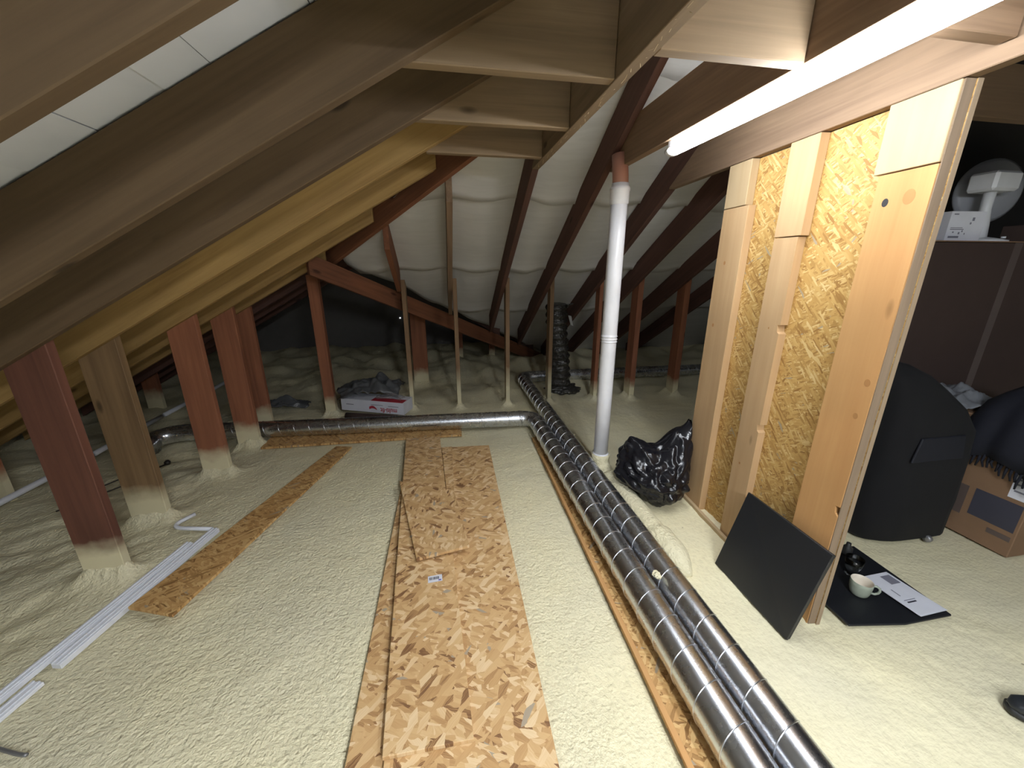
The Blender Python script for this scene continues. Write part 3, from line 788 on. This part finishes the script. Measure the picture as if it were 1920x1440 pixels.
for a, b, lab in (((-2.60, 2.74, 0.075), (-2.36, 3.15, 0.085), 'upper dark cable behind the nearest post'), ((-2.56, 2.64, 0.070), (-2.28, 3.05, 0.070), 'lower dark cable behind the nearest post')):
    tag(tube('cable', line(a, b, 0.1), 0.005, M['darkwire'], None, 8), lab, 'cable', 'dark cables in the void')
nl = empty('pipe_clip', (-2.3, 3.25, 0.05), 'small dark clip on a stalk behind the olive brown post', 'clip')
tube('stalk', [(-2.40, 3.08, 0.05), (-2.34, 3.17, 0.055), (-2.29, 3.25, 0.06)], 0.006, M['darkwire'], nl, 8)
lathe('head', [(0.0, 0.0), (0.02, 0.0), (0.022, 0.02), (0.012, 0.032), (0, 0.034)], (-2.285, 3.26, 0.055), M['darkwire'], nl, 12)
rodm = tube('metal_rod', [(-1.62, 1.20, 0.022), (-1.50, 1.155, 0.022), (-1.472, 1.147, 0.022), (-1.46, 1.143, 0.026)], 0.006, M['greymetal'], None, 10)
tag(rodm, 'short grey metal rod on the foam at lower left', 'rod')

# ------------------------------------------------------------------ black bin bag
bm = bmesh.new(); bmesh.ops.create_icosphere(bm, subdivisions=6, radius=1.0)
C0 = Vector((1.435, 2.235, 0.165))
pk1 = Vector((0.62, 0.0, 0.80)).normalized()
pk2 = Vector((-0.50, 0.35, 0.80)).normalized()
pk3 = Vector((-0.95, 0.25, 0.10)).normalized()
for v in bm.verts:
    d = v.co.normalized()
    r = Vector((0.22 * d.x, 0.26 * d.y, 0.18 * d.z))
    a1 = max(0, d.dot(pk1)) ** 7; a2 = max(0, d.dot(pk2)) ** 12; a3 = max(0, d.dot(pk3)) ** 4
    r += Vector((0.09, -0.02, 0.27)) * a1 + Vector((-0.05, 0.03, 0.115)) * a2 + Vector((-0.05, 0.04, 0.02)) * a3
    # creases
    fold = abs(noise.noise(d * 2.6 + Vector((3, 1, 0))))
    fold2 = abs(noise.noise(d * 5.5 + Vector((9, 4, 2))))
    fold3 = noise.noise(d * 12 + Vector((2, 8, 5)))
    r *= 1.03 - 0.10 * (1 - fold * 2.2) - 0.035 * (1 - fold2 * 2) + 0.004 * fold3
    p = C0 + r
    p.z = max(p.z, 0.008 + 0.004 * fold)
    p.x = min(p.x, 1.632)
    if p.y < PY - 0.1:
        dx, dz_ = p.x - (PX + 0.03), p.z - 0.02
        dd = math.hypot(dx, dz_)
        if dd < 0.108 and dd > 1e-4:
            p.x += dx * (0.108 / dd - 1); p.z += dz_ * (0.108 / dd - 1)
    dx, dy = p.x - PX, p.y - PY
    dd = math.hypot(dx, dy)
    if dd < 0.09 and dd > 1e-4:
        p.x += dx * (0.09 / dd - 1); p.y += dy * (0.09 / dd - 1)
    p.z = max(p.z, 0.006)
    v.co = p
vs = [v.co.copy() for v in bm.verts]; fs = [tuple(v.index for v in f.verts) for f in bm.faces]; bm.free()
tag(mesh_obj('bin_bag', vs, fs, M['binbag'], None, smooth=True), 'crumpled glossy black bin bag slumped against the chipboard partition', 'bag')

# ------------------------------------------------------------------ black panel leaning on the partition
pa, pb_, pc, pd = Vector((1.425, 1.54, 0.012)), Vector((1.425, 1.068, 0.012)), Vector((1.560, 1.078, 0.440)), Vector((1.576, 1.568, 0.432))
pe = pa + (pc - pb_)
nrm = (pb_ - pa).cross(pe - pa).normalized()
if nrm.x > 0: nrm = -nrm
pn = empty('leaning_panel', pa, 'square black panel leaning against the foot of the partition', 'panel')
prism('front_sheet', [pa, pb_, pc, pd], -nrm * 0.012, M['blackpanel'], pc - pb_, pn, 0.0015)
k = -nrm * 0.0125
ins = lambda p: p.lerp((pa + pb_ + pc + pd) / 4, 0.012) + k
prism('back_frame', [ins(pa), ins(pb_), ins(pc), ins(pd)], -nrm * 0.012, M['blackmat'], pc - pb_, pn, 0.002)

# ------------------------------------------------------------------ black tray with mug, glass, leaflet
tray = prism('black_tray', [(1.765, 1.075, 0.012), (2.03, 1.035, 0.012), (2.285, 1.03, 0.022), (2.315, 1.51, 0.012), (1.80, 1.56, 0.012), (1.77, 1.20, 0.012)], (0, 0, 0.012), M['blackmat'], (1, 0, 0), None, 0.003)
tag(tray, 'flat black tray mat on the foam behind the partition edge', 'tray')
mg = empty('mug', (1.985, 1.215, 0.025), 'sage green mug standing on the black tray', 'mug')
mx, my = 1.985, 1.215
lathe('body', [(0.0, 0.0), (0.030, 0.0), (0.037, 0.008), (0.043, 0.03), (0.0455, 0.06), (0.046, 0.078), (0.0445, 0.08)], (mx, my, 0.026), M['mug'], mg, 36)
lathe('inside', [(0.0445, 0.08), (0.043, 0.0785), (0.0425, 0.06), (0.039, 0.03), (0.03, 0.012), (0, 0.01)], (mx, my, 0.026), M['mugin'], mg, 36)
hd = Vector((0.80, -0.60, 0))
hp_ = [Vector((mx, my, 0.026)) + hd * r + Vector((0, 0, z)) for r, z in ((0.043, 0.066), (0.058, 0.068), (0.070, 0.060), (0.074, 0.046), (0.070, 0.032), (0.058, 0.022), (0.041, 0.022))]
tube('handle', hp_, 0.0055, M['mug'], mg, 12)
gx, gy = 2.085, 1.335
lathe('glass_tumbler', [(0.0, 0.0), (0.032, 0.0), (0.036, 0.05), (0.040, 0.095), (0.0375, 0.095), (0.034, 0.05), (0.030, 0.008), (0.0, 0.008)], (gx, gy, 0.026), M['glass'], None, 32)
tag(COL.objects[-1] if False else bpy.data.objects['glass_tumbler'], 'clear glass tumbler behind the sage green mug', 'glass')
lathe('bottle', [(0.0, 0.0), (0.022, 0.0), (0.024, 0.01), (0.024, 0.045), (0.012, 0.06), (0.011, 0.075), (0, 0.076)], (2.20, 1.46, 0.026), M['rubber'], None, 20)
tag(bpy.data.objects['bottle'], 'small dark bottle at the back of the black tray', 'bottle')
lf = empty('leaflet', (2.19, 1.17, 0.03), 'white printed leaflet lying on the right of the black tray', 'leaflet')
LW = frame((0.05, -1, 0.0), (0.02, 0.0, 1), (2.195, 1.175, 0.038))
def sheet(name, x0, x1, y0, y1, z, mat, lift, t=0.0012, curl=0.0):
    N = 10
    vs, fs = [], []
    for s_ in (0, 1):
        for i in range(N + 1):
            for j in range(5):
                u = i / N; v = j / 4
                x = x0 + (x1 - x0) * u; y = y0 + (y1 - y0) * v
                vs.append(LW @ Vector((x, y, z + lift * u * u + curl * math.sin(u * 5 + v) + s_ * t)))
    f_ = lambda s_, i, j: s_ * (N + 1) * 5 + i * 5 + j
    for i in range(N):
        for j in range(4):
            fs.append((f_(1, i, j), f_(1, i + 1, j), f_(1, i + 1, j + 1), f_(1, i, j + 1)))
            fs.append((f_(0, i, j), f_(0, i, j + 1), f_(0, i + 1, j + 1), f_(0, i + 1, j)))
    for i in range(N):
        fs.append((f_(0, i, 0), f_(0, i + 1, 0), f_(1, i + 1, 0), f_(1, i, 0)))
        fs.append((f_(0, i, 4), f_(1, i, 4), f_(1, i + 1, 4), f_(0, i + 1, 4)))
    for j in range(4):
        fs.append((f_(0, 0, j), f_(1, 0, j), f_(1, 0, j + 1), f_(0, 0, j + 1)))
        fs.append((f_(0, N, j), f_(0, N, j + 1), f_(1, N, j + 1), f_(1, N, j)))
    return mesh_obj(name, vs, fs, mat, lf, smooth=False)
sheet('page', -0.12, 0.125, -0.09, 0.075, 0.0, M['paper'], 0.004)
sheet('page', -0.115, 0.13, -0.085, 0.085, -0.006, M['paper'], 0.008)
sheet('printed_picture', -0.10, -0.045, 0.0, 0.06, 0.0024, M['greyprint'], 0.0005, 0.0006)
sheet('printed_line', 0.055, 0.062, -0.055, 0.0, 0.0045, M['ink'], 0.0, 0.0006)
sheet('printed_line', 0.045, 0.048, -0.06, 0.01, 0.0045, M['greyprint'], 0.0, 0.0006)
sheet('printed_line', -0.02, 0.02, -0.045, -0.04, 0.0030, M['greyprint'], 0.0, 0.0006)

# ------------------------------------------------------------------ shoe at the lower right
sh = empty('shoe', (2.1, 0.6, 0), 'black shoe toe poking in at the lower right corner', 'shoe')
sd = Vector((-0.80, 0.60, 0)).normalized(); ss = Vector((-sd.y, sd.x, 0))
toe = Vector((2.005, 0.69, 0.0))
def shoe_part(name, prof, mat):
    """prof: list of (t along from toe, half width, z0, z1)"""
    seg = 16
    vs, fs = [], []
    for t, hw, z0, z1 in prof:
        c = toe - sd * t
        for k in range(seg):
            a = 2 * math.pi * k / seg
            ca, sa = math.cos(a), math.sin(a)
            q_ = lambda v: math.copysign(abs(v) ** 0.6, v)
            vs.append(c + ss * hw * q_(ca) + Vector((0, 0, (z0 + z1) / 2 + (z1 - z0) / 2 * q_(sa))))
    n = len(prof)
    for i in range(n - 1):
        for k in range(seg):
            fs.append((i * seg + k, i * seg + (k + 1) % seg, (i + 1) * seg + (k + 1) % seg, (i + 1) * seg + k))
    fs += [tuple(range(seg))[::-1], tuple(range((n - 1) * seg, n * seg))]
    return mesh_obj(name, vs, fs, mat, sh, smooth=True)
shoe_part('sole', [(0.0, 0.012, 0.012, 0.03), (0.01, 0.03, 0.008, 0.034), (0.04, 0.044, 0.006, 0.034), (0.10, 0.052, 0.006, 0.034), (0.18, 0.044, 0.006, 0.034), (0.26, 0.038, 0.006, 0.036), (0.295, 0.028, 0.008, 0.036), (0.30, 0.01, 0.01, 0.034)], M['rubber'])
upper = shoe_part('upper', [(0.004, 0.012, 0.03, 0.042), (0.02, 0.032, 0.03, 0.06), (0.06, 0.043, 0.03, 0.072), (0.12, 0.045, 0.03, 0.088), (0.17, 0.038, 0.03, 0.11), (0.22, 0.034, 0.03, 0.115), (0.28, 0.031, 0.03, 0.11), (0.296, 0.022, 0.03, 0.10)], M['leather'])
for t in (0.10, 0.125, 0.15):
    c = toe - sd * t
    tube('lace', [c + ss * 0.022 + Vector((0, 0, 0.083 + (t - 0.1) * 0.4)), c + Vector((0, 0, 0.092 + (t - 0.1) * 0.45)), c - ss * 0.022 + Vector((0, 0, 0.083 + (t - 0.1) * 0.4))], 0.003, M['rubber'], upper, 6)

# ------------------------------------------------------------------ black flexible duct
vs_p = []
for i in range(70):
    t = i / 69
    vs_p.append(Vector((1.46 - 0.07 * t + 0.02 * math.sin(t * 5), 4.66 + 0.03 * math.sin(t * 4), 0.03 + 1.13 * t)))
def flexr(i, a, r):
    t = i / 69
    base = 0.105 + 0.04 * (1 - t) ** 3 + 0.022 * t
    return base * (1 + 0.09 * math.sin(i * 1.15) + 0.14 * fnoise(math.cos(a) * 1.4 + i * 0.12, math.sin(a) * 1.4, 1.6, 5) + 0.05 * fnoise(math.cos(a) * 4, math.sin(a) * 4 + i * 0.3, 1.5, 8))
fx = empty('flexible_duct', (1.46, 4.66, 0), 'crumpled black foil flexible duct rising behind a thin post', 'duct')
tube('sleeve', vs_p, 0.11, M['foil'], fx, 40, flexr)
bm = bmesh.new(); bmesh.ops.create_icosphere(bm, subdivisions=4, radius=1.0)
for v in bm.verts:
    d = v.co.normalized()
    v.co = Vector((1.50, 4.64, 0.05)) + Vector((d.x * 0.22, d.y * 0.16, d.z * 0.07)) * (1 + 0.35 * noise.noise(d * 3))
vs = [v.co.copy() for v in bm.verts]; fs = [tuple(v.index for v in f.verts) for f in bm.faces]; bm.free()
mesh_obj('spread_foot', vs, fs, M['foil'], fx, smooth=True)
prism('foil_flap', [(1.36, 4.58, 1.14), (1.58, 4.60, 1.16), (1.50, 4.70, 1.10), (1.40, 4.72, 1.09)], (0, 0.004, 0.010), M['foil'], (1, 0, 0), fx)
prism('foil_flap', [(1.50, 4.55, 1.03), (1.54, 4.545, 1.02), (1.57, 4.55, 0.90), (1.54, 4.555, 0.91)], (0.0, 0.006, 0), M['greymetal'], (0, 0, 1), fx)

# ------------------------------------------------------------------ branded carton between the posts
BW = frame((0.80, -0.30, -0.015), (0, 0, 1), (-1.17, 4.28, 0.075))
bx_ = empty('carton', (-0.85, 4.25, 0.02), 'white carton with upside down red lettering beside the red post', 'carton')
def lbox(name, Wm, lo, hi, mat, parent, bevel=0.0):
    (x0, y0, z0), (x1, y1, z1) = lo, hi
    vs = [Wm @ Vector(p) for p in ((x0, y0, z0), (x1, y0, z0), (x1, y1, z0), (x0, y1, z0), (x0, y0, z1), (x1, y0, z1), (x1, y1, z1), (x0, y1, z1))]
    return mesh_obj(name, vs, [(3, 2, 1, 0), (4, 5, 6, 7), (0, 1, 5, 4), (1, 2, 6, 5), (2, 3, 7, 6), (3, 0, 4, 7)], mat, parent)
lbox('box_body', BW, (0, 0, 0), (0.74, 0.22, 0.135), M['paper'], bx_)
lbox('red_lid_band', BW, (0.36, 0.002, 0.1352), (0.73, 0.10, 0.139), M['redink'], bx_)
TWm = BW @ Matrix.Translation((0.565, -0.001, 0.038)) @ Matrix.Rotation(math.pi / 2, 4, 'X') @ Matrix.Rotation(math.pi, 4, 'Z')
text_obj('lettering', 'multi-fit', 0.075, M['redink'], TWm, bx_, bold=0.0012, sx=0.82)
TWm2 = BW @ Matrix.Translation((0.64, -0.001, 0.088)) @ Matrix.Rotation(math.pi / 2, 4, 'X') @ Matrix.Rotation(math.pi, 4, 'Z')
lbox('small_print', BW, (0.56, -0.001, 0.082), (0.68, 0.0, 0.088), M['greyprint'], bx_)
lbox('small_print', BW, (0.36, -0.001, 0.088), (0.50, 0.0, 0.093), M['greyprint'], bx_)
lbox('small_print', BW, (0.06, -0.001, 0.07), (0.15, 0.0, 0.078), M['greyprint'], bx_)
# brush stroke logo
vs, fs = [], []
NN = 14
for i in range(NN + 1):
    u = i / NN
    x = 0.335 + 0.09 * u
    zc = 0.048 + 0.020 * math.sin(u * math.pi) - 0.01 * u
    wd = 0.012 * math.sin(max(0.15, min(1, 1.15 - u)) * math.pi * 0.6) + 0.003
    for dz in (-wd, wd):
        for dy in (-0.0012, 0.0):
            vs.append(BW @ Vector((x, dy, zc + dz)))
for i in range(NN):
    a = i * 4; b = a + 4
    fs += [(a, b, b + 2, a + 2), (a + 1, a + 3, b + 3, b + 1), (a, a + 1, b + 1, b), (a + 2, b + 2, b + 3, a + 3)]
mesh_obj('logo_stroke', vs, fs, M['redink'], bx_)
def crumple(name, cx, cy, z, sx, sy, h, mat, seed, parent=None, thick=0.003, rot=0.0, n=34):
    vs, fs = [], []
    cr, sr = math.cos(rot), math.sin(rot)
    for j in range(n + 1):
        for i in range(n + 1):
            u = i / n - 0.5; v = j / n - 0.5
            e = 1 + 0.22 * fnoise(u * 2, v * 2, 2.0, seed + 4)
            x, y = u * sx * e, v * sy * e
            r2 = (2 * u) ** 2 + (2 * v) ** 2
            hh = h * (max(0, 1 - r2 * 0.55)) * (0.55 + 0.9 * abs(fnoise(u * 3.2, v * 3.2, 1.0, seed))) + 0.25 * h * abs(fnoise(u * 8, v * 8, 1.0, seed + 1))
            vs.append((cx + x * cr - y * sr, cy + x * sr + y * cr, z + hh))
    for j in range(n):
        for i in range(n):
            a = j * (n + 1) + i
            fs.append((a, a + 1, a + n + 2, a + n + 1))
    o = mesh_obj(name, vs, fs, mat, parent, smooth=True)
    md = o.modifiers.new('thickness', 'SOLIDIFY'); md.thickness = thick; md.offset = 1
    return o
tag(crumple('plastic_sheet', -0.86, 4.42, 0.215, 0.66, 0.46, 0.20, M['plasticsheet'], 3.0), 'crumpled dark plastic sheeting heaped on the white carton', 'sheeting')
tag(crumple('clear_wrap', -0.62, 4.16, 0.216, 0.30, 0.12, 0.05, M['film'], 8.0, rot=-0.36), 'torn clear film over the front of the white carton', 'film')
# dark roll under the carton
tag(tube('dark_roll', line((-1.10, 4.16, 0.045), (-0.55, 3.98, 0.045), 0.1), 0.035, M['carddark'], None, 16), 'dark cardboard roll under the front of the white carton', 'roll')
tag(crumple('plastic_scrap', -1.9, 4.65, 0.02, 0.55, 0.2, 0.12, M['plasticsheet'], 12.0), 'dark crumpled scrap on the foam behind the red posts', 'scrap')

# ------------------------------------------------------------------ storage behind the partition
# big upright carton
tw = empty('tall_carton', (3.4, 2.3, 0), 'tall dark brown cardboard carton with a vertical tape strip', 'carton')
boxo('carton_body', (2.70, 2.0, 0.012), (4.30, 2.55, 1.745), M['carddark'], tw, (0, 0, 1), 0.004)
boxo('tape_strip', (3.60, 1.998, 0.02), (3.665, 1.9995, 1.745), M['tape'], tw, (0, 0, 1))
boxo('top_flap', (2.72, 1.985, 1.746), (4.28, 2.25, 1.752), M['card'], tw, (1, 0, 0))
# fan
fn = empty('desk_fan', (3.56, 2.14, 1.752), 'white desk fan with grey round guard on the tall carton', 'fan')
lathe('base', [(0.0, 0.0), (0.13, 0.0), (0.13, 0.012), (0.07, 0.028), (0.04, 0.035), (0, 0.035)], (3.58, 2.17, 1.7525), M['white'], fn, 32)
tube('column', [(3.56, 2.17, 1.78), (3.56, 2.17, 1.86), (3.545, 2.17, 1.96), (3.54, 2.17, 2.07)], [0.042, 0.034, 0.028, 0.030], M['white'], fn, 20)
boxo('motor_housing', (3.43, 2.09, 2.06), (3.64, 2.24, 2.175), M['white'], fn, (1, 0, 0), 0.015)
lathe('guard', [(0.0, -0.03), (0.10, -0.03), (0.18, -0.02), (0.205, 0.0), (0.205, 0.012), (0.18, 0.03), (0.08, 0.045), (0.0, 0.045)], (3.72, 2.30, 2.09), M['fandisc'], fn, 40, Matrix.Rotation(math.pi / 2, 3, 'X') @ Matrix.Rotation(-0.3, 3, 'Y'))
tube('button', [(3.66, 2.10, 1.778), (3.66, 2.10, 1.790)], 0.012, M['white'], fn, 12)
sb = empty('white_carton', (3.1, 2.1, 1.752), 'small white printed carton beside the desk fan', 'carton')
SW = frame((1, -0.12, 0), (0, 0, 1), (3.13, 2.07, 1.7525))
lbox('box_body', SW, (0, 0, 0), (0.235, 0.2, 0.175), M['paper'], sb)
for (a, b, c, d) in ((0.02, 0.09, 0.02, 0.032), (0.02, 0.11, 0.068, 0.073), (0.02, 0.10, 0.078, 0.082), (0.04, 0.05, 0.05, 0.058), (0.08, 0.09, 0.042, 0.055), (0.10, 0.108, 0.055, 0.065), (0.12, 0.126, 0.04, 0.05), (0.15, 0.165, 0.12, 0.14), (0.14, 0.15, 0.10, 0.112), (0.02, 0.05, 0.155, 0.162)):
    lbox('print_mark', SW, (a, -0.0008, c), (b, 0, d), M['greyprint'], sb)
tag(boxo('brown_carton', (3.76, 2.03, 1.7525), (4.1, 2.18, 1.86), M['carddark'], None, (1, 0, 0), 0.004), 'low dark brown carton to the right of the desk fan', 'carton')
# cardboard box with labels
cb = empty('cardboard_box', (3.3, 1.5, 0), 'brown cardboard box with black and white labels at the right edge', 'box')
boxo('box_body', (3.085, 1.285, 0.012), (3.62, 1.98, 0.76), M['card'], cb, (0, 1, 0), 0.004)
def face_label(name, y0, y1, z0, z1, mat, d=0.001, par=None):
    return boxo(name, (3.0848 - d, y0, z0), (3.0848, y1, z1), mat, par or cb, (0, 1, 0))
face_label('black_label', 1.300, 1.50, 0.165, 0.335, M['ink'])
wlab = face_label('white_label', 1.290, 1.375, 0.36, 0.52, M['paper'])
for z in (0.40, 0.44, 0.47, 0.50):
    face_label('label_line', 1.30, 1.36, z, z + 0.010, M['greyprint'], 0.0016, wlab)
face_label('pale_strip', 1.30, 1.40, 0.105, 0.135, M['tape'])
face_label('white_patch', 1.53, 1.60, 0.14, 0.33, M['tape'])
# scarf with fringe draped over the box edge
sc = empty('scarf', (3.1, 1.5, 0.76), 'navy black fringed scarf draped over the cardboard box', 'scarf')
vs, fs = [], []
prof = [(3.50, 0.80), (3.40, 0.93), (3.28, 0.97), (3.16, 0.93), (3.08, 0.84), (3.055, 0.74), (3.05, 0.64), (3.052, 0.555)]
ny = 16
for (x, z) in prof:
    for j in range(ny + 1):
        v = j / ny
        dome = 0.10 * math.sin(math.pi * v)
        zz = z - (0.10 - dome) * (1.0 if z > 0.7 else 0.8)
        vs.append((x - 0.012 * math.sin(v * 14 + x * 5), 1.29 + 0.33 * v + 0.03 * (z < 0.7) * v, zz))
for i in range(len(prof) - 1):
    for j in range(ny):
        a = i * (ny + 1) + j
        fs.append((a, a + 1, a + ny + 2, a + ny + 1))
o = cloth = mesh_obj('cloth', vs, fs, M['navycloth'], sc, smooth=True)
md = o.modifiers.new('thickness', 'SOLIDIFY'); md.thickness = 0.02; md.offset = 1
for j in range(18):
    v = (j + 0.5) / 18
    y = 1.29 + 0.36 * v
    z0 = 0.555 - (0.10 - 0.10 * math.sin(math.pi * v)) * 0.8
    ln = random.uniform(0.05, 0.085)
    tube('tassel', [(3.048, y, z0 + 0.01), (3.046 + random.uniform(-0.008, 0.004), y + random.uniform(-0.006, 0.006), z0 - ln * 0.5), (3.048, y + random.uniform(-0.01, 0.01), z0 - ln)], [0.007, 0.006, 0.004], M['navycloth'], cloth, 6)
tag(crumple('folded_bag', 3.22, 1.80, 0.77, 0.36, 0.30, 0.10, M['dullgrey'], 21.0, thick=0.006), 'grey green folded bag lying on the cardboard box', 'bag')
# tall black holdall
hb = empty('black_holdall', (2.72, 1.75, 0), 'tall black fabric bag standing behind the partition', 'bag')
secs = [(0.012, 0.30, 0.20, 0.0), (0.04, 0.325, 0.235, 0.0), (0.25, 0.325, 0.235, 0.0), (0.50, 0.315, 0.225, 0.0), (0.70, 0.31, 0.215, -0.01), (0.83, 0.25, 0.19, -0.05), (0.93, 0.19, 0.16, -0.12), (1.02, 0.14, 0.13, -0.20), (1.08, 0.07, 0.07, -0.25), (1.095, 0.01, 0.01, -0.26)]
seg = 40
vs, fs = [], []
for z, a, b, ox in secs:
    for k in range(seg):
        an = 2 * math.pi * k / seg
        q_ = lambda v: math.copysign(abs(v) ** 0.55, v)
        wob = 1 + 0.05 * fnoise(math.cos(an) * 2, math.sin(an) * 2 + z * 3, 1.3, 33)
        vs.append((2.725 + ox + a * q_(math.cos(an)) * wob, 1.715 + b * q_(math.sin(an)) * wob, z))
for i in range(len(secs) - 1):
    for k in range(seg):
        fs.append((i * seg + k, i * seg + (k + 1) % seg, (i + 1) * seg + (k + 1) % seg, (i + 1) * seg + k))
fs.append(tuple(range(seg))[::-1])
o = mesh_obj('bag_body', vs, fs, M['blackcloth'], hb, smooth=True)
prism('sheen_patch', [(2.50, 1.484, 0.56), (2.86, 1.484, 0.56), (2.84, 1.494, 0.70), (2.54, 1.494, 0.70)], (0, 0.012, 0), M['navysheen'], (1, 0, 0), hb, 0.004)  # navy sheen on the bag front, put in as a thin coloured slab
lathe('caster', [(0.0, -0.012), (0.02, -0.012), (0.022, 0.0), (0.02, 0.012), (0, 0.012)], (2.80, 1.475, 0.035), M['greymetal'], hb, 14, Matrix.Rotation(math.pi / 2, 3, 'Y'))
